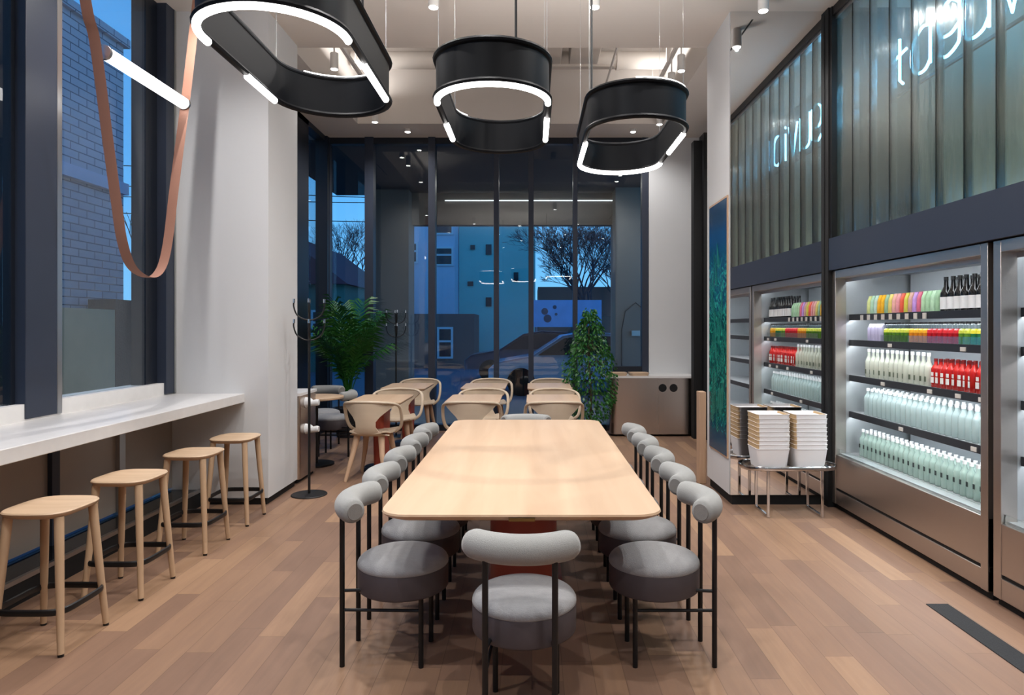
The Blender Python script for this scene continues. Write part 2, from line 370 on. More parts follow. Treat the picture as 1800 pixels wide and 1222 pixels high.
# -------------------------------------------------- rear left window
pane('window_4', -3.06, -3.05, 6.46, YB, .08, RZ)
st(box('trim_50', M_['navyd'], -3.1, -2.97, 6.46, 6.62, 0, RZ)); st(box('trim_51', M_['navyd'], -3.1, -2.96, 8.25, 9.05, 0, RZ))
st(box('trim_52', M_['navyd'], -3.1, -2.96, 6.46, YB, RZ-.07, RZ)); st(box('trim_53', M_['navyd'], -3.1, -2.96, 6.46, YB, 0, .1))
st(box('trim_54', M_['navyd'], -3.1, -2.93, 9.78, YB+.1, 0, RZ))
# -------------------------------------------------- rear window wall
def bx(px): return (px-VX)*YB/F
pane('window_5', -2.95, bx(1135), YB+.03, YB+.042, .06, RZ)
frames = [(574, 581), (643, 658), (754, 766), (868, 877), (929, 938), (1007, 1015), (1128, 1139)]
for i, (a, b) in enumerate(frames):
    st(box('trim_%d' % (60+i), M_['navy'], bx(a), bx(b), YB-.04 if i not in (1, 2) else YB-.07, YB+.09, 0, RZ))
st(box('trim_70', M_['navyd'], -2.95, bx(1139), YB-.03, YB+.09, RZ-.09, RZ))
st(box('trim_71', M_['navyd'], -2.95, bx(1139), YB-.04, YB+.09, 0, .09))
st(box('wall_back_low', M_['navyd'], bx(1078), bx(1130), YB-.02, YB+.1, 0, .93))
# ceiling detail lines, ducts, tracks
for i, (x0, x1, y0, y1) in enumerate(((-1.78, -1.18, 6.52, 7.7), (-.05, .36, 6.52, 8.55), (.46, .82, 6.52, 8.55))):
    d = box('ventilation_duct', M_['duct'], x0, x1, y0, y1, 4.78+.1*(i == 0), 5.1, bevel=.01)
    tag(d, ['wide pale duct over the left cafe tables under the open ceiling', 'pale duct left of the narrow slot in the open ceiling', 'pale duct right of the narrow slot in the open ceiling'][i], 'duct')
d = MB(); d.cyl((-2.3, 8.75, 4.92), (1.7, 8.75, 4.92), .11, n=20)
for x in (-1.9, -.9, .1, 1.1): d.cyl((x-.02, 8.75, 4.92), (x+.02, 8.75, 4.92), .125, n=20)
tag(d.build('round_duct', M_['duct']), 'long round pale duct crossing the open ceiling at the back', 'duct')
tag(box('ceiling_beam', M_['duct'], -2.34, 1.75, 7.75, 7.98, 5.12, 5.29), 'pale concrete beam across the open ceiling nearest the front', 'beam')
for x, nm in ((-2.07, 'left'), (1.575, 'right')):
    t = thing('light_track', 'white light track along the %s side of the open ceiling' % nm, 'track', (x, 6.6, 4.55)); 
    box('rail', M_['spot'], -.018, .018, 0, 2.55, -.02, .02, t); 
    ld = bpy.data.lights.new('track_fill', 'AREA'); ld.shape = 'RECTANGLE'; ld.size = .03; ld.size_y = 2.4; ld.energy = UPFILL_W*.7; ld.color = (1, .97, .94)  # added fill light on the rail, brightens the rear ceiling; no real fixture
    lo = bpy.data.objects.new('track_fill', ld); COL.objects.link(lo); lo.parent = t; lo.location = (0, 1.27, .03); lo.rotation_euler = (PI, 0, 0)
    for yy in (.4, 1.4, 2.3): MB().cyl((0, yy, .02), (0, yy, .73), .004, n=6).build('hanger', M_['spot'], t)
for x in (.95,):
    tag(MB().cyl((x, 6.55, 4.62), (x, 9.15, 4.62), .014, n=8).build('ceiling_pipe', M_['spot']), 'thin pale pipe running back between duct and right light track', 'pipe')
tag(box('cable_tray', M_['duct'], -.6, 1.0, 8.28, 8.36, 4.66, 4.69), 'thin cable tray crossing under the two narrow ducts', 'tray')
tag(box('ceiling_box', M_['duct'], -1.0, -.62, 8.0, 8.4, 4.62, 4.8, bevel=.01), 'small square ceiling unit between the pale ducts', 'vent')
# slots in the front soffits
for i, (x0, y0, x1, y1) in enumerate(((-2.62, 7.6, -2.60, 8.6), (1.9, 3.0, 1.915, 5.6))):
    st(box('ceiling_slot_%s' % ('rear', 'front')[i], M_['blackm'], x0, x1, y0, y1, (RZ, CZ)[i]-.002, (RZ, CZ)[i]+.01))
# ================================================================== LIGHT FIXTURES
def spotlight(x, y, z, label, body=.17, power=SPOT_W, r=.042, top=None, group='ceiling spotlights', ang=150, first=[None]):
    root = thing('ceiling_spotlight', label, 'spotlight', (x, y, z), 0, group)
    if first[0] is None:
        b = MB(); b.lathe([(.036, 0), (.042, .004), (.042, .165), (.036, .17)], n=20); bo = b.build('lamp_body', M_['spot'], root)
        l_ = MB(); l_.lathe([(.034, -.004), (.036, .002)], n=20).build('lamp_lens', M_['lens'], root)
        first[0] = (bo.data, l_)
        first.append(root)
    else:
        for ch in first[1].children:
            if ch.type == 'MESH' and ch.name.split('.')[0] in ('lamp_body', 'lamp_lens'):
                c = ch.copy(); COL.objects.link(c); c.parent = root
    if top: MB().cyl((0, 0, .17), (0, 0, top-z), .008, n=8).build('stem', M_['spot'], root)
    ld = bpy.data.lights.new('spot_light', 'SPOT'); ld.energy = power; ld.spot_size = math.radians(ang); ld.spot_blend = .9; ld.shadow_soft_size = .014
    ld.color = (1., .975, .96)
    lo = bpy.data.objects.new('spot_light', ld); COL.objects.link(lo); lo.parent = root; lo.location = (0, 0, -.02)
    return root
n_ = 0
spotlight(-.77, 5.34, 4.0, 'ceiling spotlight cut by the top of the picture, above the middle pendant', top=None)
spotlight(.49, 5.34, 4.0, 'ceiling spotlight cut by the top of the picture, left of the far pendant cable')
spotlight(1.83, 5.4, 4.0, 'ceiling spotlight directly in front of the mirror pillar')
for x, y, lb in ((-2.07, 7.15, 'nearest spotlight on the left track, seen through the large pendant'), (-2.07, 8.45, 'left track spotlight just below the large pendant ring'),
                 (-2.07, 9.0, 'last spotlight on the left track'), (-1.72, 9.45, 'spotlight by the rear window top, right of the left track'),
                 (1.575, 7.2, 'nearest spotlight on the right track'), (1.575, 7.7, 'second spotlight on the right track'), (1.4, 9.45, 'spotlight seen through the far pendant ring'), (1.7, 9.1, 'small spotlight at the right end of the back soffit')):
    spotlight(x, y, 4.2, lb, power=SPOT_W*(.75 if y < 9.05 else .3), top=(4.53 if y < 9.15 else None) if True else None)
for x, y in ((-.3, 3.0), (-1.4, 3.3), (1.1, 3.3), (-.9, 1.4), (.9, 1.4), (-.3, 0.1), (2.0, 3.2), (-2.2, 1.8), (2.0, .6), (-.9, -1.6), (.9, -1.6), (-2.35, 4.6)):
    spotlight(x, y, 4.0, 'ceiling spotlight above the picture, %s' % {(-.3, 3.0): 'over the near end of the long table', (-1.4, 3.3): 'by the large pendant', (1.1, 3.3): 'right of the long table', (-.9, 1.4): 'over the aisle left of the near chair', (.9, 1.4): 'over the aisle right of the near chair', (-.3, .1): 'above the camera', (2.0, 3.2): 'before the full fridge', (-2.2, 1.8): 'over the near counter', (2.0, .6): 'before the nearest fridge', (-.9, -1.6): 'behind the camera on the left', (.9, -1.6): 'behind the camera on the right', (-2.35, 4.6): 'over the far counter'}[(x, y)], power=SPOT_W*(1. if y > 0 else .6), group='front ceiling spotlights')
# pendants
def stadium(L, w, n=18):
    r = w/2; pts = []
    for k in range(n+1): a = PI + PI*k/n; pts.append((r*math.cos(a), -L/2+r*math.sin(a)))          # near end (towards camera)
    for k in range(n+1): a = PI*k/n; pts.append((r*math.cos(a), L/2+r*math.sin(a)))
    return pts     # counter-clockwise starting left-near
def arcpart(L, w, s0, s1, m=40):   # sample perimeter fraction range
    P = stadium(L, w, 40); P.append(P[0]); d = [0]
    for i in range(1, len(P)): d.append(d[-1]+math.dist(P[i-1], P[i]))
    T = d[-1]; out = []
    for k in range(m+1):
        q = (s0+(s1-s0)*k/m) % 1.0 * T
        i = max(j for j in range(len(d)) if d[j] <= q+1e-9); i = min(i, len(P)-2); u = (q-d[i])/(d[i+1]-d[i]+1e-9)
        out.append((P[i][0]+(P[i+1][0]-P[i][0])*u, P[i][1]+(P[i+1][1]-P[i][1])*u))
    return out
def pendant(x, y, label, leds, tops, cable, rz=0., L=.73, w=.56, h=.19, z=2.63):
    r = thing('ring_pendant', label, 'pendant lamp', (x, y, z), rz, 'oval ring pendants')
    P = stadium(L, w); Q = stadium(L, w-.02)
    b = MB(); n = len(P); vs = [(p[0], p[1], zz) for zz in (0, h) for p in P]+[(p[0], p[1], zz) for zz in (0, h) for p in Q]; fs = []
    for k in range(n):
        j = (k+1) % n
        fs += [(k, j, n+j, n+k), (2*n+k, 3*n+k, 3*n+j, 2*n+j), (k, 2*n+k, 2*n+j, j), (n+k, n+j, 3*n+j, 3*n+k)]
    b.add(vs, fs); b.build('ring_band', M_['band'], r, angle=60)
    for zz, nm in ((.0, 'lower_rim'), (h, 'upper_rim')):
        MB().tube([(p[0], p[1], zz) for p in P], .014, 8, closed=True, up=(0, 0, 1), flat=(1.0, 1.2)).build(nm, M_['band'], r)
    for s0, s1 in leds:
        MB().tube([(p[0], p[1], -.016) for p in arcpart(L, w-.01, s0, s1)], .0155, 10).build('led_tube', M_['led'], r)
    for s0, s1 in tops:
        MB().tube([(p[0], p[1], h+.012) for p in arcpart(L, w, s0, s1)], .008, 8).build('upper_led_strip', M_['led'], r)
    cx, cy = cable
    MB().cyl((cx, cy, h), (cx, cy, CZ-z), .006, n=8).build('power_cable', M_['black'], r)
    for sx, sy in ((-1, -1), (1, -1), (-1, 1), (1, 1)):
        if y+sy*.3 < 6.4: MB().cyl((sx*(w/2-.01), sy*L/2, h), (sx*(w/2-.01), sy*L/2, CZ-z), .0014, n=5).build('suspension_wire', M_['silver'], r)
    ld = bpy.data.lights.new('pendant_fill', 'AREA'); ld.shape = 'RECTANGLE'; ld.size = .4; ld.size_y = 1.0; ld.energy = UPFILL_W; ld.color = (1, .97, .94)  # added area light inside the ring, lifts the ceiling beyond its LED strips
    lo = bpy.data.objects.new('pendant_fill', ld); COL.objects.link(lo); lo.parent = r; lo.location = (0, 0, h-.01); lo.rotation_euler = (PI, 0, 0)
    return r
per = PI*.56+2*.73; A = PI*.28/per; B = .73/per   # arc fraction, straight fraction
pendant(-.99, 3.0, 'large oval ring pendant nearest the camera, cut by the picture top', [(-.01, A+.005), (A+.08, A+B*.97), (2*A+B, 2*A+1.45*B)], [(A+1.1*B, 2*A+B*.7)], (.27, -.1))
pendant(-.195, 3.76, 'middle oval ring pendant of the three, lit along its near curve', [(0, A), (A+.35*B, A+.92*B), (2*A+B+.02, 2*A+1.5*B)], [(A+1.5*B+.1, 2*A+B)], (-.02+.14, -.55), 0)
pendant(.6, 4.29, 'farthest oval ring pendant, lit along its far curve', [(A+B*.02, A+.6*B), (A+B, 2*A+B), (2*A+B+.01, 2*A+1.7*B)], [(.0+.45*A, A*.95)], (-.26, -.4), 0)
# strap lamp
def unX(px, py, X): D = X*F/(px-VX); return (X, D, H+(VY-py)*D/F)
r = thing('strap_lamp', 'leather strap loop hanging with a glowing tube before the left window', 'pendant lamp', (-2.5, 4.45, 1.82))
sp_ = [(150, 0), (167, 75), (190, 250), (205, 360), (215, 425), (232, 470), (262, 488), (283, 472), (295, 425), (305, 340), (315, 262), (328, 160), (345, 10)]
pts = [unX(a, b, -2.5) for a, b in sp_]
pts = [(-2.5, 3.62, CZ)] + pts + [(-2.5, 5.13, CZ)]
pts = bez([Vector(p)-Vector((-2.5, 4.45, 1.82)) for p in pts], 6)
MB().tube([tuple(p) for p in pts], .033, 4, up=(1, 0, 0), flat=(1., .06)).build('leather_strap', M_['leather'], r)
z0 = 3.106-1.82
MB().tube([(0, -.455, z0), (0, -.44, z0), (0, .44, z0), (0, .455, z0)], [.03, .04, .04, .03], 20).build('light_tube', M_['tubeled'], r)
for s in (-1, 1):
    MB().lathe([(.043, -.012), (.043, .012)], n=20).build('tube_clamp', M_['silver'], r)
    k = r.children[-1]; k.rotation_euler = (PI/2, 0, 0); k.location = (0, s*.458, z0)
for q in (.03, -.02): MB().cyl((0, -.49, z0+q), (0, -.5, z0+q), .006, n=8).build('rivet', M_['silver'], r)
# ================================================================== COUNTER + STOOLS
o = MB(); o.box(XL+.0, -2.42, -1.2, 5.75, .866, .94)
tag(o.build('wall_counter', M_['counter'], None, True, .004), 'long white speckled counter fixed under the left windows', 'counter')
st(box('trim_80', M_['counter'], XL-.04, XL+.012, -4.0, 5.75, .94, 1.04))
def make_stool(label):
    r = thing('bar_stool', label, 'stool', (0, 0, 0), 0, 'beech bar stools at the counter')
    L = []
    for w, d, z in ((.26, .29, .618), (.30, .33, .628), (.322, .352, .640), (.325, .355, .646), (.315, .345, .652), (.20, .22, .648), (.05, .06, .646)): L.append(superell(w, d, 3.6, z))
    MB().loft(L).build('seat', M_['stool'], r)
    for sx in (-1, 1):
        for sy in (-1, 1):
            MB().tube([(sx*.118, sy*.12, .625), (sx*.135, sy*.14, .35), (sx*.157, sy*.165, .012)], [.021, .0185, .0145], 14).build('leg', M_['stoolleg'], r)
            MB().cyl((sx*.157, sy*.165, 0), (sx*.157, sy*.165, .014), .013, .013, 10).build('foot_cap', M_['black'], r)
    ring = []
    for k in range(40):
        a = 2*PI*k/40; c, s = math.cos(a), math.sin(a); e = 2/5.
        ring.append((math.copysign(abs(c)**e, c)*.166, math.copysign(abs(s)**e, s)*.172, .20))
    MB().tube(ring, .013, 8, closed=True, up=(0, 0, 1), flat=(1.25, .6)).build('footrest', M_['black'], r)
    return r
ys = (3.27, 3.91, 4.65, 5.30)
lbs = ('beech bar stool nearest the camera at the white counter', 'second beech bar stool from the camera along the counter', 'third beech bar stool from the camera along the counter', 'farthest beech bar stool, beside the white pillar')
s0 = make_stool(lbs[0]); s0.location = (-2.3, ys[0], 0)
for y, lb in zip(ys[1:], lbs[1:]): copy_thing(s0, (-2.3, y, 0), random.uniform(-.02, .02), lb)
# ================================================================== LONG TABLE
t = thing('dining_table', 'long pale oak dining table with coral pedestals in the middle of the room', 'table', (-.043, 4.125, 0))
MB().loft([rrect(1.09, 2.73, .10, .718), rrect(1.14, 2.78, .11, .730), rrect(1.155, 2.80, .11, .742), rrect(1.15, 2.795, .11, .75)]).build('tabletop', M_['oak'], t, angle=25)
for y in (-.62, .75):
    MB().lathe([(.17, .0), (.17, .70), (.168, .718)], (0, y, 0), 32).build('pedestal', M_['coral'], t)
MB().loft([rrect(.44, 1.9, .12, 0, cy=.1), rrect(.44, 1.9, .12, .02, cy=.1)]).build('base_plate', M_['coral'], t)
MB().box(-.05, .055, -1.4025, -1.395, .724, .736).build('socket_flap', M_['brass'], t, False)
# ================================================================== BOLSTER CHAIRS
def make_bolster(label):
    r = thing('bolster_chair', label, 'chair', (0, 0, 0), 0, 'grey bolster chairs at the long table')
    for sx in (-1, 1):
        MB().cyl((sx*.126, -.245, 0), (sx*.126, -.245, .69), .0115, n=12).build('back_post', M_['black'], r)
        MB().cyl((sx*.126, .105, 0), (sx*.126, .105, .32), .0115, n=12).build('leg', M_['black'], r)
        MB().cyl((sx*.126, -.245, .25), (sx*.126, .105, .25), .0075, n=8).build('stretcher', M_['black'], r)
        MB().cyl((sx*.126, -.245, .335), (sx*.115, -.15, .335), .0075, n=8).build('bracket', M_['black'], r)
    MB().lathe([(.195, .312), (.203, .318), (.205, .325), (.205, .415), (.203, .42)], n=48).build('seat_drum', M_['drum'], r)
    pr = [(.200, .416), (.206, .424), (.205, .436)]
    for k in range(1, 9): a = k/8*PI/2; pr.append((.203*math.cos(a)**.62 if k < 8 else .004, .436+.044*math.sin(a)))
    MB().lathe(pr, n=48).build('seat_cushion', M_['drumw'], r, angle=70)
    R = .26; pts = []; rs = []
    for k in range(25):
        a = math.radians(-46+92*k/24); pts.append((R*math.sin(a), -.25+R*(1-math.cos(a)), .70)); rs.append(.055)
    rs[0] = rs[-1] = .046; rs[1] = rs[-2] = .053
    bo = MB().tube(pts, rs, 20, up=(0, 0, 1)).build('bolster_backrest', M_['fabric'], r, angle=80)
    for e_, e2 in ((0, 1), (-1, -2)):
        p = Vector(pts[e_]); d = (p-Vector(pts[e2])).normalized()
        MB().cyl(tuple(p-d*.004), tuple(p+d*.004), .036, .035, 20).build('end_disc', M_['fabricd'], bo)
    return r
c0 = make_bolster('grey bolster chair at the near end of the long table, back to camera')
c0.location = (-.03, 2.70, 0); c0.rotation_euler = (0, 0, math.radians(-3))
cy = (3.136, 3.63, 4.15, 4.67, 5.17)
pos = ('nearest the camera', 'second from the camera', 'third from the camera', 'fourth from the camera', 'farthest from the camera')
for y, p in zip(cy, pos):
    copy_thing(c0, (-.59, y, 0), math.radians(-90+random.uniform(-2, 2)), 'grey bolster chair on the left side of the long table, '+p)
    copy_thing(c0, (.56, y, 0), math.radians(90+random.uniform(-2, 2)), 'grey bolster chair on the right side of the long table, '+p)
copy_thing(c0, (-.05, 5.62, 0), PI, 'grey bolster chair at the far end of the table, only its top visible')
# ================================================================== CAFE CHAIRS AND TABLES
def make_cafe(label):
    r = thing('shell_armchair', label, 'chair', (0, 0, 0), 0, 'pale shell armchairs at the cafe tables')
    # seat pan
    rows = []
    for j in range(9):
        v = -.21+.43*j/8; row = []
        for i in range(11):
            u = (i-5)/5; wd = .215 - .03*((v-.0)/.22)**2 if v > 0 else .215-.05*(v/.21)**2
            row.append((u*wd, v, .455+.022*u*u - .012*math.cos(v*6)+.012*(v < -.15)))
        rows.append(row)
    MB().sheet(rows, .014).build('seat', M_['shell'], r)
    # back sheet with a waist
    prof = [(.440, .20, -.17), (.455, .165, -.205), (.48, .125, -.222), (.53, .098, -.232), (.58, .100, -.24), (.63, .135, -.247), (.67, .18, -.252), (.71, .225, -.256), (.748, .262, -.258)]
    rows = []
    for z, hw, y in prof:
        rows.append([(u/6*hw, y+.16*(u/6*hw/.26)**2*(1 if z > .6 else .6), z+.012*(1-(u/6)**2)*(z > .7)) for u in range(-6, 7)])
    MB().sheet(rows, .012).build('backrest', M_['shell'], r)
    # arched rail with arms sweeping down to the seat
    path = [(-.20, .06, .452), (-.262, .04, .50), (-.285, .01, .58), (-.287, -.02, .66), (-.278, -.06, .72), (-.24, -.13, .752), (-.16, -.21, .768), (0, -.25, .775)]
    path = path+[(-a, b, c) for a, b, c in path[-2::-1]]
    P = bez(path, 5)
    MB().tube([tuple(p) for p in P], .017, 10, flat=(1., .8)).build('arm_rail', M_['shell'], r)
    for sx in (-1, 1):
        for sy, yt, yb in ((-1, -.12, -.24), (1, .12, .2)):
            MB().tube([(sx*.12, yt, .45), (sx*.15, (yt+yb)/2, .25), (sx*.2, yb, 0)], [.034, .026, .016], 12, flat=(1, .8)).build('leg', M_['cleg'], r)
    return r
def make_cafe_table(label):
    r = thing('cafe_table', label, 'table', (0, 0, 0), 0, 'small oak cafe tables')
    MB().loft([rrect(.52, .80, .05, .722), rrect(.55, .84, .06, .74), rrect(.55, .84, .06, .75)]).build('tabletop', M_['oak'], r, angle=25)
    MB().loft([rrect(.10, .34, .04, .04), rrect(.12, .38, .04, .722)]).build('pedestal', M_['coral'], r)
    MB().lathe([(.19, 0), (.20, .01), (.17, .045), (.1, .06)], n=28).build('base', M_['stone'], r)
    return r
cols = ((-1.58, 'left'), (-.60, 'middle'), (.22, 'right'))
T0 = K0 = None
for x, nm in cols:
    for j, (ty, row) in enumerate(((7.18, 'near'), (8.72, 'far'))):
        dx = -.0
        lb = 'small oak table, %s row, %s of the three cafe table columns' % (row, nm)
        T = make_cafe_table(lb) if T0 is None else copy_thing(T0, (0, 0, 0), 0, lb)
        T0 = T0 or T; T.location = (x, ty, 0)
        sc = None
        if True:
            lb = 'pale shell armchair behind the %s table of the %s cafe column, facing the camera' % (row, nm)
            K = make_cafe(lb) if K0 is None else copy_thing(K0, (0, 0, 0), 0, lb)
            K0 = K0 or K; K.location = (x+.04, ty+.60, 0); K.rotation_euler = (0, 0, PI+random.uniform(-.05, .05))
        if j == 0:
            copy_thing(K0, (x, ty-.36, 0), math.radians({'left': -7, 'middle': 0, 'right': 3}[nm]), 'pale shell armchair with its back to the camera at the near %s cafe table' % nm)
# rear left round table with bolster chairs
r = thing('round_table', 'small round pale table by the palm behind the left pillar', 'table', (-2.36, 7.44, 0))
MB().lathe([(.27, .715), (.30, .725), (.30, .742), (.295, .745)], n=36).build('tabletop', M_['oak'], r); MB().lathe([(.03, .02), (.03, .716)], n=16).build('pedestal', M_['black'], r); MB().lathe([(.2, 0), (.2, .02)], n=28).build('base', M_['black'], r)
copy_thing(c0, (-2.60, 8.50, 0), PI, 'grey bolster chair behind the small round table by the left glazing', group='bolster chairs at the round table')
copy_thing(c0, (-2.36, 8.02, 0), math.radians(88), 'grey bolster chair right of the small round table, beside the palm', group='bolster chairs at the round table')
# ================================================================== COAT RACKS
def coat(x, y, h, label):
    r = thing('coat_rack', label, 'coat rack', (x, y, 0), 0, 'black coat racks')
    MB().lathe([(.155, 0), (.157, .006), (.15, .012), (.02, .016)], n=36).build('base', M_['black'], r)
    MB().cyl((0, 0, .01), (0, 0, h-.05), .0115, n=12).build('pole', M_['black'], r)
    for zt in (h-.19, h-.37):
        for k in range(4):
            a = PI/4*k*2+.3; c, s = math.cos(a), math.sin(a)
            P = [(0, 0, zt-.0), (.05*c, .05*s, zt+.012), (.105*c, .105*s, zt+.05), (.13*c, .13*s, zt+.12), (.13*c, .13*s, zt+.165)]
            h_ = MB().tube([tuple(p) for p in bez(P, 4)], .0065, 8).build('hook_arm', M_['black'], r)
            MB().cyl((.13*c, .13*s, zt+.155), (.13*c, .13*s, zt+.19), .011, n=10).build('hook_tip', M_['chrome'], h_)
    return r
coat(-1.99, 6.1, 1.75, 'black coat rack in front of the white left pillar')
coat(-1.86, 9.35, 1.73, 'black coat rack by the rear window behind the cafe tables')
# ================================================================== STEEL UNITS
r = thing('sorting_unit', 'brushed steel unit with two pale handles behind the left pillar', 'cabinet', (-2.55, 6.78, 0))
MB().loft([rrect(.66, .54, .05, .04), rrect(.66, .54, .05, .84)]).build('body', M_['steelv'], r)
MB().loft([rrect(.68, .56, .05, .84), rrect(.68, .56, .05, .865)]).build('top', M_['counter'], r)
box('plinth', M_['blackm'], -.3, .3, -.24, .24, 0, .04, r)
for z in (.76, .50):
    hd = MB().tube([(.33, -.08, z), (.37, -.08, z+.005), (.40, -.08, z-.005), (.44, -.08, z), (.46, -.08, z)], [.055, .042, .03, .032, .028], 16).build('handle', M_['whitepl'], r)
r = thing('steel_counter', 'brushed steel serving counter with white top below the rear right wall', 'counter', (1.65, 9.6, 0))
MB().loft([rrect(1.17, .50, .1, .03), rrect(1.17, .50, .1, .80)]).build('body', M_['steelv'], r)
MB().loft([rrect(1.26, .56, .06, .80), rrect(1.26, .56, .06, .825)]).build('top', M_['counter'], r)
for x in (.14, .29):
    MB().cyl((x, -.245, .665), (x, -.252, .665), .055, n=28).build('round_hole', M_['blackm'], r)
box('seam', M_['steel'], .075, .079, -.2515, -.24, .06, .78, r)
for i, (x, lb) in enumerate(((1.19, 'left cream tray on the steel counter at the back'), (1.49, 'right cream tray on the steel counter at the back'))):
    tag(MB().loft([rrect(.24, .26, .05, .825, cx=x, cy=9.55), rrect(.27, .29, .05, .865, cx=x, cy=9.55), rrect(.25, .27, .05, .865, cx=x, cy=9.55), rrect(.23, .25, .05, .84, cx=x, cy=9.55)]).build('serving_tray', M_['stool']), lb, 'tray', 'cream trays on the steel counter')
# wooden counter end + poster
tag(box('wooden_partition', M_['cleg'], 1.60, 1.665, 6.52, 6.64, 0, .88, bevel=.005), 'low pale wooden panel end just behind the right pillar', 'panel')
r = thing('poster_panel', 'tall teal jungle leaf poster on the side of the right pillar', 'poster', (1.667, 6.07, 0))
box('poster_frame', M_['cleg'], -.012, -.001, -.285, .30, .385, 2.62, r)
def poster_mat():
    m = bpy.data.materials.new('jungle_print'); m.use_nodes = True; n = m.node_tree.nodes; l = m.node_tree.links; b = n['Principled BSDF']; b.inputs['Roughness'].default_value = .15
    t = n.new('ShaderNodeTexCoord'); s = n.new('ShaderNodeSeparateXYZ'); l.new(t.outputs['Object'], s.inputs[0])
    ns = n.new('ShaderNodeTexNoise'); ns.inputs['Scale'].default_value = 9; ns.inputs['Detail'].default_value = 5; ns.inputs['Distortion'].default_value = 3; l.new(t.outputs['Object'], ns.inputs['Vector'])
    r1 = n.new('ShaderNodeValToRGB'); e = r1.color_ramp.elements; e[0].position = .38; e[0].color = (*srgb('06303f'), 1); e[1].position = .72; e[1].color = (*srgb('3fc3a4'), 1)
    k = e.new(.52); k.color = (*srgb('0b6a62'), 1); l.new(ns.outputs['Fac'], r1.inputs[0])
    gr = n.new('ShaderNodeMapRange'); gr.inputs[1].default_value = .3; gr.inputs[2].default_value = 2.6; l.new(s.outputs['Z'], gr.inputs[0])
    r2 = n.new('ShaderNodeValToRGB'); e = r2.color_ramp.elements; e[0].position = 0.1; e[0].color = (.15, .15, .15, 1); e[1].position = .85; e[1].color = (.0, .0, .0, 1); k = e.new(.2); k.color = (1, 1, 1, 1); k = e.new(.7); k.color = (.9, .9, .9, 1); l.new(gr.outputs[0], r2.inputs[0])
    mx = n.new('ShaderNodeMix'); mx.data_type = 'RGBA'; l.new(r2.outputs[0], mx.inputs[0]); mx.inputs[6].default_value = (*srgb('0c3f66'), 1); l.new(r1.outputs[0], mx.inputs[7]); l.new(mx.outputs[2], b.inputs['Base Color'])
    return m
box('print', poster_mat(), -.016, -.012, -.27, .285, .40, 2.60, r)
# fern sprays on the print
lf = MB()
for (py, pz, hh, tilt) in [(random.uniform(-.2, .22), .5+1.55*random.random(), random.uniform(.2, .45), random.uniform(-.35, .35)) for _ in range(22)]:
    for k in range(14):
        u = k/14; y = py+tilt*u*hh; z = pz+u*hh; w = .055*(1-u)+.008
        for s in (-1, 1): lf.add([(-.0165, y, z), (-.0175, y+s*w, z+.05), (-.0165, y, z+.022)], [(0, 1, 2)])
lf.build('fern_print', mat('fern_teal', '1f7a6c', .3, var=.6, vscale=6), r, False)
# ================================================================== BOX RACK
r = thing('display_rack', 'low chrome rack with rounded ends before the mirror pillar', 'rack', (2.06, 5.52, 0))
ring = rrect(.76, .33, .16, .385, 10)
MB().tube(ring, .012, 8, closed=True, up=(0, 0, 1), flat=(1.5, .8)).build('top_rim', M_['chrome'], r)
MB().loft([rrect(.74, .31, .15, .374), rrect(.74, .31, .15, .38)]).build('shelf', M_['glass'], r)
box('middle_bar', M_['chrome'], -.012, .012, -.16, .16, .372, .392, r)
for x in (-.2, .225):
    q = MB(); q.box(x-.011, x+.011, -.155, -.133, 0, .375); q.box(x-.011, x+.011, .133, .155, 0, .375); q.box(x-.011, x+.011, -.133, .133, 0, .022)
    q.build('sled_leg', M_['chrome'], r, True, .003)
def bowl(parent_none, x, y, z, nested, label, grp, proto=[None, None]):
    k = 1 if nested else 0
    if proto[k] is None:
        m = MB(); h0 = 0 if not nested else .1245
        w0 = .225 if not nested else .258
        m.loft([rrect(w0, w0, .03, h0), rrect(.262, .262, .03, .152), rrect(.268, .268, .03, .155), rrect(.268, .268, .03, .158), rrect(.255, .255, .03, .158), rrect(.250, .250, .03, .140)])
        ob = m.build('bowl_tub' if False else 'takeaway_box', [M_['paper'], M_['kraft']], None)
        for p in ob.data.polygons:
            if nested and p.normal.x < -.6: p.material_index = 1
        proto[k] = ob; o_ = ob
    else:
        o_ = proto[k].copy(); COL.objects.link(o_)
    o_.location = (x, y, z); tag(o_, label, 'box', grp); return o_
for si, (x, nm) in enumerate(((1.905, 'left'), (2.20, 'right'))):
    for k in range(9):
        lb = ('bottom white takeaway box of the %s stack on the chrome rack' % nm) if k == 0 else ('top white takeaway box of the %s stack on the chrome rack' % nm if k == 8 else '%s white takeaway box from the bottom of the %s stack' % (ORD[k], nm))
        bowl(None, x+random.uniform(-.003, .003), 5.50, .381+k*.034, k > 0, lb, 'stacked takeaway boxes on the rack')
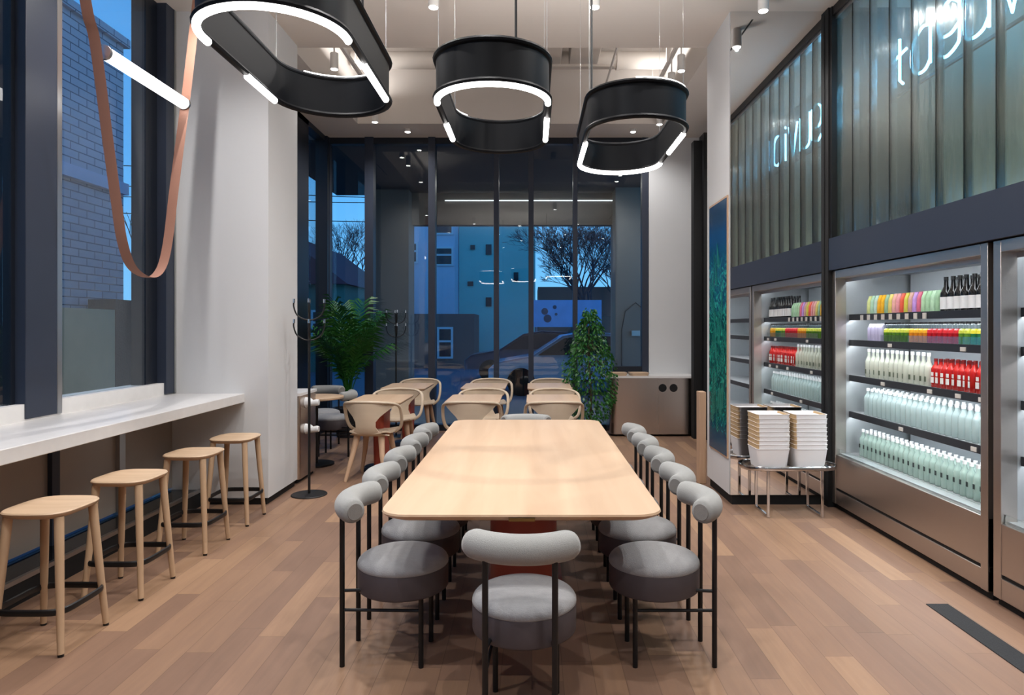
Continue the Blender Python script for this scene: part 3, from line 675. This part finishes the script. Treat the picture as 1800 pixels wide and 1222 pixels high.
# ================================================================== FRIDGES
ZS = (.46, .80, 1.10, 1.39, 1.60)
def fridge(y0, y1, label, gr='open drinks fridges'):
    r = thing('display_fridge', label, 'fridge', (XR, y0, 0), 0, gr); L = y1-y0
    box('base', M_['blackm'], .03, .7, 0, L, 0, .045, r)
    box('kick_panel', M_['steel'], .004, .04, .0, L, .045, .158, r, .003)
    box('vent_slot', M_['blackm'], .012, .04, .0, L, .158, .178, r)
    box('front_panel', M_['steel'], .004, .04, 0, L, .178, .45, r, .004)
    box('glass_lip', M_['glass'], .015, .025, .06, L-.06, .45, .50, r)
    box('post', M_['steel'], .0, .09, 0, .06, .045, 1.965, r, .003); box('post', M_['steel'], .0, .09, L-.06, L, .045, 1.965, r, .003)
    box('header', M_['steel'], .0, .09, .06, L-.06, 1.90, 1.965, r, .003)
    box('roof_panel', M_['fback'], .04, .72, .0, L, 1.93, 1.96, r)
    box('back_panel', M_['fback'], .62, .66, .06, L-.06, .05, 1.93, r)
    for a in (.0, L-.03): box('side_wall', M_['steelin'], .09, .66, a, a+.03, .05, 1.93, r)
    box('floor_tray', M_['steelin'], .04, .62, .03, L-.03, .40, ZS[0], r)
    for z in ZS[1:]:
        s = box('shelf', M_['steelin'], .14, .62, .035, L-.035, z-.012, z, r)
        box('shelf_front', M_['shelf'], .125, .14, .035, L-.035, z-.045, z+.004, s)
        box('led_strip', M_['fled'], .15, .175, .06, L-.06, z-.03, z-.018, s)
    box('header_lip', M_['steel'], .086, .09, .06, L-.06, 1.87, 1.90, r); box('top_led_strip', M_['fled'], .10, .125, .06, L-.06, 1.915, 1.926, r)
    return r
fa = fridge(3.745, 5.685, 'open steel drinks fridge filled with bottles, next to the mirror pillar')
fb = fridge(1.76, 3.70, 'empty open steel fridge at the right edge of the picture')
fc = fridge(-.22, 1.72, 'open steel fridge beside the camera, out of the picture')
box('wall_right_front', M_['wall'], 3.22, 3.4, -4.0, 5.75, 0, CZ)['kind'] = 'structure'
st(box('wall_right_entry', M_['wall'], XR, 3.22, -4.0, -.24, 0, CZ))
st(box('trim_90', M_['blackm'], 2.466, 3.4, 5.682, 5.76, 0, CZ)); st(box('wall_filler', M_['wall'], 2.47, 3.4, 5.76, 6.49, 0, CZ))
# navy band
for i, (a, b) in enumerate(((-.24, 1.74), (1.742, 5.69))):
    st(box('trim_%d' % (91+i), M_['navy'], 2.47, 3.2, a, b, 1.97, 2.235))
# channel glass screen
g = thing('channel_glass_screen', 'tall screen of vertical channel glass planks above the fridges', 'glass screen', (2.52, 5.675, 2.235))
box('top_channel', M_['black'], -.03, .08, -5.9, .0, 1.845, 1.918, g); box('inner_channel', M_['silver'], -.01, .06, -5.9, -.01, 1.815, 1.845, g)
box('end_post', M_['black'], -.04, .08, -.03, .005, 0, 1.918, g)
P0 = None
for k in range(19):
    y1 = -.035-.277*k; y0 = y1-.268
    q = MB(); q.box(.0, .007, y0, y1, 0, 1.815); q.box(.007, .05, y0, y0+.006, 0, 1.815); q.box(.007, .05, y1-.006, y1, 0, 1.815)
    if y0 < -5.6: break
    q.build('glass_plank', M_['ribbed'], g, False)
    box('joint_strip', mat('joint_green', '0b1512', .3) if P0 is None else P0, -.001, .045, y0-.009, y0, 0, 1.815, g)
    if P0 is None: P0 = bpy.data.materials['joint_green']
# neon word behind the glass
ng = thing('neon_sign', 'blue neon lettering glowing behind the channel glass above the fridges', 'neon sign', (2.85, 5.33, 3.37))
LET = {'g': [[(.1, .34), (.1, .08), (.07, .02), (-.02, -.01), (-.09, .03)], [(.1, .30), (.02, .36), (-.07, .32), (-.1, .24), (-.07, .15), (.02, .13), (.1, .17)]], 'l': [[(0, .36), (0, 0)]], 't': [[(0, .36), (0, .04), (.04, 0)], [(-.09, .22), (.08, .25)]],
 'a': [[(.1, .02), (.1, .32)], [(.1, .30), (.02, .32), (-.06, .27), (-.1, .18), (-.09, .06), (-.03, 0), (.05, .0), (.1, .05)]],
 'e': [[(-.1, .19), (.1, .20), (.09, .30), (.0, .35), (-.08, .30), (-.11, .18), (-.08, .05), (.02, .0), (.10, .05)]],
 'u': [[(-.1, .34), (-.1, .06), (-.04, 0), (.05, .01), (.1, .07)], [(.1, .34), (.1, .0)]],
 'v': [[(-.1, .34), (0, .0), (.1, .34)]], 'i': [[(0, .30), (0, 0)], [(0, .36), (.01, .38)]],
 'o': [[(0, 0), (.09, .05), (.1, .17), (.08, .3), (0, .34), (-.08, .3), (-.1, .17), (-.09, .05), (0, 0)]]}
for ch, yc in (('t', -.04), ('a', -.325), ('g', -.66), ('u', -.955), ('v', -1.28), ('i', -1.5), ('o', -1.75), ('l', -2.0)):
    for stk in LET[ch]:
        P = [(0, yc-a*1.2, b) for a, b in stk]
        if len(P) > 3 and ch != 'v': P = [tuple(p) for p in bez(P, 5)]
        MB().tube(P, .0105, 8).build('neon_letter_stroke', M_['neon'], ng)
box('backing_rail', M_['black'], .03, .05, -2.6, .1, -.06, -.04, ng)
for y in (.08, -2.5): box('stand_post', M_['black'], .03, .05, y-.01, y+.01, 2.235-3.36, -.05, ng)
ld = bpy.data.lights.new('cavity_fill', 'AREA'); ld.shape = 'RECTANGLE'; ld.size = .12; ld.size_y = 5.; ld.energy = 20; ld.color = (1, .99, .93)  # added fill light, out of sight, brightens the space behind the glass
lo = bpy.data.objects.new('cavity_fill', ld); COL.objects.link(lo); lo.parent = g; lo.location = (.55, -2.8, .02); lo.rotation_euler = (PI, 0, 0)
st(box('wall_cavity', M_['cavity'], 3.19, 3.22, -.24, 5.69, 2.235, CZ))
# ------------------------------------------------------------------ products
liqs = {}
def proto_bottle(name, label, cat, grp, h, rad, glassm, capm, labm=None, neck=.35, lab=(.2, .5), nseg=12, spotm=None):
    r = thing(name, label, cat, (0, 0, -50), 0, grp)
    b = MB(); hb = h*(1-neck)
    b.lathe([(rad*.9, 0), (rad, h*.02), (rad, hb*.92), (rad*.85, hb), (rad*.42, hb+h*neck*.35), (rad*.36, h*.92)], n=nseg); b.build('bottle_body', glassm, r, angle=60)
    MB().lathe([(rad*.42, h*.90), (rad*.42, h)], n=10).build('cap', capm, r)
    if labm: MB().lathe([(rad*1.02, hb*lab[0]), (rad*1.02, hb*lab[1])], n=nseg).build('label_band', labm, r)
    return r
def place_row(pr, n, ya, yb, x, z, labf, grp, jit=.004):
    out = []
    for k in range(n):
        y = ya+(yb-ya)*(k/(n-1) if n > 1 else 0)
        out.append(copy_thing(pr, (x+random.uniform(-jit, jit), y+random.uniform(-jit, jit), z), random.uniform(0, 6), labf(k), grp))
    return out
def kill(r):
    for c in list(r.children):
        for g in list(c.children): bpy.data.objects.remove(g)
        bpy.data.objects.remove(c)
    bpy.data.objects.remove(r)
def place_row0(pr, n, ya, yb, x, z, labf, grp):
    for k in range(n): copy_thing(pr, (x+random.uniform(-.004, .004), ya+(yb-ya)*k/(n-1), z), random.uniform(-.35, .35), labf(k), grp)
NUM = ORD+['seventeenth', 'eighteenth', 'nineteenth', 'twentieth', 'twenty-first', 'twenty-second', 'twenty-third', 'twenty-fourth', 'twenty-fifth', 'twenty-sixth']
xf = XR+.19
def Yat(px, X): return X*F/(px-VX)
# row 1: pouches + black bottles
pc = ['c9d08a', 'a9c9ad', 'b7cfc0', 'e0a21c', 'e2a81e', '8fae8f', 'd5c26a', 'dfa59a', 'd98f94', 'd9583f', 'c9bf4a', 'c79a8c', 'b98fd0', 'c8607a', 'a8c8a0', '9fc39b', 'afcfae', '95b892']
pn = ['cream', 'pale green', 'mint', 'amber', 'golden', 'sage', 'straw', 'salmon', 'pink', 'red-orange', 'lime yellow', 'peach', 'lilac', 'rose', 'light green', 'leaf green', 'pale mint', 'grey-green']
ya, yb = 5.42, 4.50
for k, (cc, nm) in enumerate(zip(pc, pn)):
    y = ya+(yb-ya)*k/17
    r = thing('juice_pouch', '%s juice pack on the top fridge shelf, %s from the left' % (nm, ORD[k] if k < 16 else ('seventeenth', 'eighteenth')[k-16]), 'drink', (xf+.0, y, ZS[4]), 0, 'juice packs on the top shelf')
    MB().loft([rrect(.05, .044, .01, 0), rrect(.052, .046, .012, .02), rrect(.045, .045, .012, .10), rrect(.012, .044, .005, .135), rrect(.008, .044, .003, .145)]).build('pouch', mat('pouch_'+nm.replace(' ', '_'), cc, .35, var=.35, vscale=30), r)
    box('price_tag', M_['tag'], -.075, -.068, -.018, .018, -.045, -.005, r) if k % 2 == 0 else None
pb = proto_bottle('black_bottle', 'x', 'bottle', 'black bottles on the top shelf', .225, .034, mat('black_bottle_glass', '0a0a0a', .15), M_['capd'], mat('black_white_label', 'e6e6e6', .6, var=.0), lab=(.12, .72), neck=.42)
place_row(pb, 9, 4.43, 3.86, xf, ZS[4], lambda k: 'black bottle with white label on the top shelf, %s from the left' % ORD[k], 'black bottles on the top shelf')
for q in range(9): copy_thing(pb, (xf+.08, 4.43-.07*q, ZS[4]), 0, 'black bottle standing in the second rank of the top fridge shelf', 'rear black bottles on the top shelf')
kill(pb)
# row 2: packs + jars
for k in range(4):
    tag(MB().loft([rrect(.05, .05, .006, 0, cy=0), rrect(.05, .05, .006, .10), rrect(.012, .05, .004, .135)]).build('milk_carton', mat('lilac_carton', 'b4aecb', .5, var=.1) if k == 0 else bpy.data.materials['lilac_carton'], None, loc=(xf, 5.40-.056*k, ZS[3])), 'lilac white carton on the second fridge shelf, %s from the left' % ORD[k], 'carton', 'lilac cartons on the second shelf')
jars = [('green', '4e7a22', 6), ('orange', 'cf7d1c', 4), ('red', 'b01822', 6), ('green', '5c8a2a', 2), ('teal green', '2f7a4a', 3), ('amber', 'c98a1e', 3)]
y = 5.16; kk = 0; JP = {}
tot = sum(j[2] for j in jars)
for nm, cc, cnt in jars:
    key = nm.replace(' ', '_')
    r = thing('salad_jar', 'x', 'jar', (0, 0, -50), 0, 'salad jars on the second shelf')
    MB().lathe([(.023, 0), (.0255, .004), (.0255, .07)], n=14).build('jar_filling', mat('jar_%s' % key, cc, .25, var=.5, vscale=70), r)
    MB().lathe([(.026, .07), (.024, .09), (.014, .10)], n=14).build('jar_topping', mat('topping_%s' % key, {'green': 'c8cc4a', 'orange': 'e8a826', 'red': 'd02a30', 'teal green': 'dccf3c', 'amber': 'd9a02a'}[nm], .35, var=.3, vscale=60), r)
    MB().lathe([(.0255, .10), (.0255, .126), (.022, .13)], n=14).build('jar_glass', M_['glass'], r); MB().lathe([(.020, .128), (.020, .145)], n=14).build('jar_lid', M_['capd'], r)
    for k in range(cnt):
        copy_thing(r, (xf+random.uniform(-.003, .003), y, ZS[3]), 0, '%s salad jar on the second fridge shelf, %s from the right' % (nm, (ORD+['seventeenth', 'eighteenth', 'nineteenth', 'twentieth', 'twenty-first', 'twenty-second', 'twenty-third', 'twenty-fourth', 'twenty-fifth'])[tot-1-kk]), 'salad jars on the second shelf'); kk += 1; y -= .0565
    kill(r)
rl = thing('jar_rail', 'clear acrylic front rail before the salad jars', 'rail', (xf-.045, 4.5, ZS[3]))
box('rail_panel', M_['glass'], -.002, .002, -.68, .68, 0, .05, rl)
# row 3: clear lemonade + red bottles
pl = proto_bottle('lemonade_bottle', 'x', 'bottle', '', .225, .029, liquid('pale_lemonade', 'e6ebda', .6), M_['cap'], None, neck=.38)
box('label_spot', mat('small_grey_label', '55604f', .6), -.0302, -.028, -.008, .008, .03, .065, pl)
place_row0(pl, 13, 5.44, 4.62, xf, ZS[2], lambda k: 'pale lemonade bottle on the middle shelf, %s from the left' % ORD[k], 'pale lemonade bottles on the middle shelf')
kill(pl)
pr_ = proto_bottle('red_bottle', 'x', 'bottle', '', .19, .029, mat('red_juice', 'b5201a', .18, var=.1), mat('red_cap', '6a1512', .4), None, neck=.3)
for za, zb, wy in ((.03, .068, .013), (.075, .1, .010)): box('front_label', mat('white_label', 'f0ebe6', .6, var=.2, vscale=60) if za < .05 else bpy.data.materials['white_label'], -.0305, -.0285, -wy, wy, za, zb, pr_)
place_row0(pr_, 13, 4.55, 3.86, xf, ZS[2], lambda k: 'red juice bottle with white label on the middle shelf, %s from the left' % ORD[k], 'red juice bottles on the middle shelf')
for q in range(12): copy_thing(pr_, (xf+.068, 4.53-.0575*q, ZS[2]), 1, 'red juice bottle in the second rank of the middle shelf', 'rear red juice bottles')
kill(pr_)
# rows 4-5: water bottles
wa = proto_bottle('water_bottle', 'x', 'bottle', '', .21, .031, liquid('clear_water', 'd9eeec', .42, .08), M_['cap'], None, neck=.3)
wb = proto_bottle('mineral_water_bottle', 'x', 'bottle', '', .215, .029, liquid('green_water', 'c4dfd4', .55, .08), M_['cap'], None, neck=.3)
box('label_spot', mat('dark_spot_label', '23302f', .5), -.0305, -.0285, -.009, .009, .07, .10, wb)
for rk in range(3):
    for k in range(24):
        copy_thing(wa, (xf+.066*rk, 5.46-.067*k+(.03 if rk % 2 else 0), ZS[1]), random.uniform(0, 6), 'clear water bottle in the front rank of the fourth shelf, %s from the left' % NUM[k] if rk == 0 else 'clear water bottle in the %s rank of the packed fourth shelf' % ('', 'middle', 'rear')[rk], 'clear water bottles on the fourth shelf')
for rk in range(2):
    for k in range(26):
        copy_thing(wb, (xf-.02+.066*rk, 5.50-.0645*k, ZS[0]), 0, 'pale green water bottle in the front rank of the bottom shelf, %s from the left' % NUM[k] if rk == 0 else 'pale green water bottle in the rear rank of the bottom shelf', 'green water bottles on the bottom shelf')
kill(wa); kill(wb)
for i, (y, z) in enumerate(((5.0, ZS[3]), (4.15, ZS[3]), (3.92, ZS[3]), (5.1, ZS[2]), (4.5, ZS[2]), (4.2, ZS[2]), (3.98, ZS[2]), (4.85, ZS[1]), (4.05, ZS[1]))):
    tag(box('price_ticket', M_['tag'], XR+.118, XR+.124, y-.025, y+.025, z-.038, z-.012), 'small price ticket on the %s, full fridge' % ('second shelf edge, left end', 'second shelf edge, middle', 'second shelf edge, right end', 'middle shelf edge, far left', 'middle shelf edge by the first red bottles', 'middle shelf edge, right half', 'middle shelf edge, right end', 'fourth shelf edge, left', 'fourth shelf edge, right')[i], 'ticket', 'price tickets in the fridge')
# floor strip
tag(box('floor_grip_strip', M_['rubber'], 2.13, 2.248, 1.2, 3.69, 0, .004), 'black anti-slip strip on the floor in front of the fridges', 'strip')
# ================================================================== PLANTS
def palm(x, y, label):
    r = thing('potted_palm', label, 'plant', (x, y, 0))
    MB().lathe([(.15, 0), (.2, .38), (.21, .4), (.18, .4), (.17, .36)], n=24).build('pot', M_['potd'], r)
    for i in range(22):
        az = 2*PI*i/22*1.0+random.uniform(-.25, .25); ht = random.uniform(.9, 1.55); reach = random.uniform(.2, .52); m = MB(); P = []
        for k in range(15):
            u = k/14; rr = reach*(u**1.6); z = .4+ht*(u**.75)-.38*max(0, u-.55)**1.4*2*reach
            P.append(Vector((rr*math.cos(az)+.03*math.cos(az), rr*math.sin(az), z)))
        m.tube([tuple(p) for p in P], [.008*(1-.8*k/14) for k in range(15)], 5)
        for k in range(4, 15):
            t_ = (P[min(k+1, 14)]-P[k-1]).normalized(); sd = t_.cross(Vector((0, 0, 1)));
            if sd.length < .01: sd = Vector((1, 0, 0))
            sd.normalize()
            for s in (-1, 1):
                L = .30*math.sin(PI*(k-3)/14)**.7+.05
                for sub in (0, .5):
                    b0 = P[k]-(P[k]-P[k-1])*sub; d = (sd*s*.75+t_*.65+Vector((0, 0, random.uniform(-.25, .15)))).normalized(); tip = b0+d*L+Vector((0, 0, -.28*L)); mid = b0+d*L*.5+Vector((0, 0, .01)); w = t_*.013
                    m.add([b0-w*.4, b0+w*.4, mid+w, tip, mid-w], [(0, 1, 2, 3, 4)])
        m.build('frond', M_['leaf'], r, False)
    return r
palm(-2.52, 9.36, 'tall potted palm in the rear left corner behind the coat rack')
r = thing('potted_ficus', 'bushy weeping fig in a brown pot between cafe tables and steel counter', 'plant', (.78, 9.2, 0))
MB().lathe([(.15, 0), (.17, .14), (.17, .15), (.15, .15)], n=24).build('pot', M_['pot'], r)
m = MB(); m.tube([(0, 0, .13), (.02, 0, .6), (-.02, .01, 1.1), (.0, 0, 1.65)], [.018, .015, .011, .005], 8)
for i in range(30):
    a = random.uniform(0, 2*PI); z = random.uniform(.35, 1.5); R = .26*math.sin(PI*min(1, (1.8-z)/1.6)); m.tube([(0, 0, z), (R*math.cos(a)*.6, R*math.sin(a)*.6, z+.12), (R*math.cos(a), R*math.sin(a), z+.04)], [.006, .004, .002], 5)
m.build('trunk', M_['bark'], r)
m = MB()
for i in range(2900):
    z = .22+1.5*random.random()**.9; env = (.36 if z < 1.0 else .36*(1-(z-1.0)/.8)**.8)*(.55+.45*min(1, (z-.15)/.4))
    a = random.uniform(0, 2*PI); rr = env*math.sqrt(random.uniform(.12, 1)); p = Vector((rr*math.cos(a), rr*math.sin(a)*.85, z+random.uniform(-.05, .05)))
    d = Vector((math.cos(a)*.6+random.uniform(-.5, .5), math.sin(a)*.6+random.uniform(-.5, .5), -.7+random.uniform(-.4, .3))).normalized(); s = d.cross(Vector((random.uniform(-1, 1), random.uniform(-1, 1), random.uniform(-.4, 1)))).normalized()
    L = random.uniform(.04, .065); m.add([p, p+d*L*.45+s*L*.26, p+d*L, p+d*L*.45-s*L*.26], [(0, 1, 2, 3)])
m.build('foliage', M_['leaf2'], r, False)
# ================================================================== OUTSIDE
st(box('ground_pavement', M_['pave'], -12, 12, YB+.1, 14.3, -.12, -.02))
st(box('ground_street', M_['street'], -60, 60, 14.3, 60, -.16, -.08))
st(box('ground_yard', M_['street'], -60, -3.24, -6, 14.3, -.2, -.1))
cn = thing('entrance_canopy', 'dark canopy slab over the pavement outside the rear glazing', 'canopy', (-.3, 11.9, 4.2))
MB().box(-3.7, 3.6, -1.88, 2.1, 0, .5).build('slab', M_['canopy'], cn, False)
box('lintel', M_['lintel'], -2.2, 2.6, 1.85, 2.1, -.64, 0, cn)
box('lintel_light', mat('lintel_led', 'ffffff', .5, emis=(.9, .95, 1), estr=2.5), -1.45, 2.25, 1.83, 1.848, -.16, -.148, cn)
tag(box('outside_column', M_['column'], -3.16, -2.42, 13.4, 14.05, -.05, 4.2), 'grey concrete column outside the rear glazing on the left', 'column')
tag(box('outside_column', M_['column'], 1.62, 2.6, 13.2, 14.05, -.05, 4.2), 'grey concrete column outside the rear glazing on the right', 'column')
ld = bpy.data.lights.new('canopy_light', 'AREA'); ld.shape = 'RECTANGLE'; ld.size = 3; ld.size_y = .2; ld.energy = 25; ld.color = (1, .93, .88); lo = bpy.data.objects.new('canopy_light', ld); COL.objects.link(lo); lo.parent = cn; lo.location = (.3, .6, -.06)
# intercom + hoop on right column side
r = thing('wall_hoop_lamp', 'thin black arch with small box on the right outside column', 'wall lamp', (2.0, 13.19, 1.45))
MB().tube([(-.27, -.03, -1.1), (-.27, -.03, .0), (-.2, -.03, .35), (0, -.03, .52), (.2, -.03, .35), (.27, -.03, 0), (.27, -.03, -1.1)], .012, 6).build('arch_tube', M_['black'], r)
box('intercom_box', M_['silver'], -.08, .08, -.06, -.0, -.12, -.02, r)
# buildings
def building(name, label, m, x0, x1, y0, y1, z1, wins, winm=None, roof=None, cat='building'):
    r = thing(name, label, cat, ((x0+x1)/2, y0, -.1)); cx = (x0+x1)/2
    box('wall', m, x0-cx, x1-cx, 0, y1-y0, 0, z1, r)
    for (wx, wz, ww, wh, fr) in wins:
        f_ = box('window', M_['white_'] if fr else M_['pane'], wx-cx-ww/2, wx-cx+ww/2, -.06, .02, wz-wh/2+.1, wz+wh/2+.1, r)
        if fr:
            nx = max(1, int(ww/.55))
            for i in range(nx):
                a = wx-cx-ww/2+.08+i*(ww-.08)/nx; b = a+(ww-.08)/nx-.08
                q = MB(); q.box(a, b, -.075, -.06, wz-wh/2+.18, wz+.12); q.box(a, b, -.075, -.06, wz+.2, wz+wh/2+.02); q.build('pane', M_['pane'], f_, False)
    if roof: roof(r)
    return r
building('apartment_building', 'teal rendered apartment block across the street', M_['teal'], -3.2, 0.15, 30, 38, 9, [(-1.9, 4.9, .25, .45, 0), (-1.9, 2.6, .25, .4, 0), (-2.6, 5.0, .2, .2, 0), (-.7, 3.7, .2, .4, 0), (-1.9, 7.0, .25, .5, 0), (-2.7, 3.4, .25, .2, 0)])
building('bay_window_house', 'white bay of windows on the house left of the teal block', M_['lilac'], -6.4, -3.22, 28.5, 31.5, 10, [(-3.75, 4.45, .95, .8, 1), (-3.75, 5.75, .95, .8, 1), (-5.0, 4.6, .5, .9, 1), (-5.0, 6.4, .5, 1.2, 1)])
building('low_shop', 'low brown shop front across the street beneath the teal block', M_['brown'], -6.0, -2.2, 26, 28.4, 2.1, [(-3.3, .9, .6, 1.2, 1), (-5.0, 1.0, .8, 1.1, 0)])
building('long_shed', 'long low brown building behind the bare tree', M_['brown'], .3, 12, 34, 38, 3.6, [(3.5, 1.6, .8, .9, 0), (6, 1.6, .8, .9, 0)])
bb = thing('billboard', 'pale blue billboard across the street left of the fig', 'billboard', (1.35, 24, 0))
box('board_panel', M_['board'], -1.35, 1.1, 0, .08, 1.5, 2.45, bb)
for x in (-1.2, .95): MB().cyl((x, .04, -.1), (x, .04, 1.5), .05, n=8).build('board_post', M_['card'], bb)
q = MB()
for (a, b, rr) in ((-.9, 2.05, .12), (-.8, 1.8, .14), (-.55, 2.2, .07), (-.5, 1.95, .05)): q.cyl((a, 0, b), (a, -.01, b), rr, n=14)
q.build('board_print', M_['card'], bb)
def gable(r):
    MB().add([(-2.4, -.3, 3.1), (1.6, -.3, 3.1), (-.9, -.3, 5.0), (-2.4, 8, 3.1), (1.6, 8, 3.1), (-.9, 8, 5.0)], [(0, 1, 2), (3, 5, 4), (0, 3, 4, 1), (1, 4, 5, 2), (0, 2, 5, 3)]).build('roof', M_['roof'], r, False)
building('gabled_house', 'green house with a plum red gable roof seen through the left rear pane', M_['housew'], -9.4, -6.6, 24, 31, 3.1, [(-7.4, 1.6, .7, 1.0, 1)], roof=gable)
# brick house beside the left windows
bh = thing('brick_house', 'white painted brick house outside the left windows', 'building', (-7.3, 5, -.1))
box('wall', M_['whitebrick'], -4, 0, -9, 7.2, 0, 6.6, bh); box('cornice', M_['whitebrick'], -4, .08, -9, 7.28, 6.6, 6.75, bh)
MB().box(0, .1, -9, 7.2, 3.95, 4.15).build('string_course', M_['lilac'], bh, False)
tag(box('ivy_hedge', M_['hedge'], -7.2, -6.75, -4, 9.3, -.1, 1.75), 'dark rough hedge outside the leftmost window, near the camera', 'hedge')
tag(box('reflection_block', mat('reflection_beige', 'c9bb98', .9, var=.12, vscale=3), -7.15, -6.75, 9.32, 11.05, -.1, 1.78), 'low beige block below the white brick house, stand-in for a reflection in the window', 'wall')  # beige colour and shape put in for the lit wall mirrored in the window
tag(box('ivy_hedge', M_['hedge'], -7.2, -6.75, 11.07, 14.0, -.1, 1.95), 'dark hedge right of the beige reflection stand-in outside', 'hedge')
# cars
def car(x, y, s, label, m, flip=1):
    r = thing('parked_car', label, 'car', (x, y, -.08)); prof = [(-2.15, .35), (-2.15, .62), (-1.95, .78), (-1.15, .92), (-.45, 1.38), (.1, 1.47), (.95, 1.42), (1.75, .98), (2.1, .92), (2.15, .4)]
    prof = [(a*flip, b) for a, b in prof]
    def ring(y, k): return [(a*(.97 if k else 1), y, b*(1 if not k else (.98))) for a, b in prof]
    MB().loft([ring(-.8, 1), ring(-.86, 0), ring(.86, 0), ring(.8, 1)]).build('body', m, r, True, .03)
    wp = [(-1.02, .93), (-.42, 1.32), (.1, 1.40), (.9, 1.35), (1.5, .98)]
    for sy in (-1, 1): MB().loft([[(a*flip, sy*.862, b) for a, b in wp], [(a*flip, sy*.872, b) for a, b in wp]]).build('side_window', M_['pane'], r, False)
    for a in (-1.4, 1.35):
        for sy in (-1, 1): MB().cyl((a*flip, sy*.7, .32), (a*flip, sy*.89, .32), .32, n=24).build('wheel', M_['tyre'], r)
    return r
car(1.15, 16.5, 1, 'light blue parked car beyond the rear glazing, half hidden by the fig', M_['carb'])
car(.2, 20.5, 1, 'darker blue car parked behind the light blue one', M_['card'])
# bare trees
def tree(x, y, h, label, seed, spread=.5, n0=5, dep=5):
    rnd = random.Random(seed); m = MB()
    def br(p, d, L, rad, k):
        q = p+d*L; mid = p+d*L*.5+Vector((rnd.uniform(-1, 1), rnd.uniform(-1, 1), 0))*L*.06
        m.tube([tuple(p), tuple(mid), tuple(q)], [rad, rad*.85, rad*.65], 3 if k < 4 else 5)
        if k == 0: return
        for i in range(3 if k < dep else n0):
            dd = (d+Vector((rnd.uniform(-1, 1), rnd.uniform(-1, 1), rnd.uniform(-.35, .7)))*spread).normalized()
            br(q if i else mid.lerp(q, .7), dd, L*rnd.uniform(.62, .82), max(.006, rad*.55), k-1)
    br(Vector((0, 0, 0)), Vector((0, 0, 1)), h*.27, h*.018, dep)
    o = m.build('bare_tree', M_['twig'], None, False); o.location = (x, y, -.1); tag(o, label, 'tree'); return o
tree(2.1, 25.6, 6.6, 'large bare tree across the street right of the teal block', 3, .7, 7, 7)
tree(4.6, 32, 7.0, 'second bare tree farther right beyond the street', 5, .7, 6, 6)
tree(-9.6, 35.5, 8.5, 'bare tree behind the house with the plum roof', 9, .7, 6, 6)
tree(-8.2, 15.5, 5.0, 'small bare tree seen through the gap by the left pillar', 12, .5, 4, 4)
for i, (z0_, z1_, y_) in enumerate(((4.9, 5.3, 17.), (5.3, 5.1, 17.3), (5.8, 6.2, 17.6), (4.5, 4.6, 16.8))):
    P = [(-14+28*k/12, y_, z0_+(z1_-z0_)*k/12-.5*math.sin(PI*k/12)) for k in range(13)]
    tag(MB().tube(P, .012, 5).build('street_cable', M_['wire']), 'thin overhead cable, %s of the street wires' % ('lowest right', 'second', 'highest', 'lowest')[i], 'cable', 'overhead street cables')
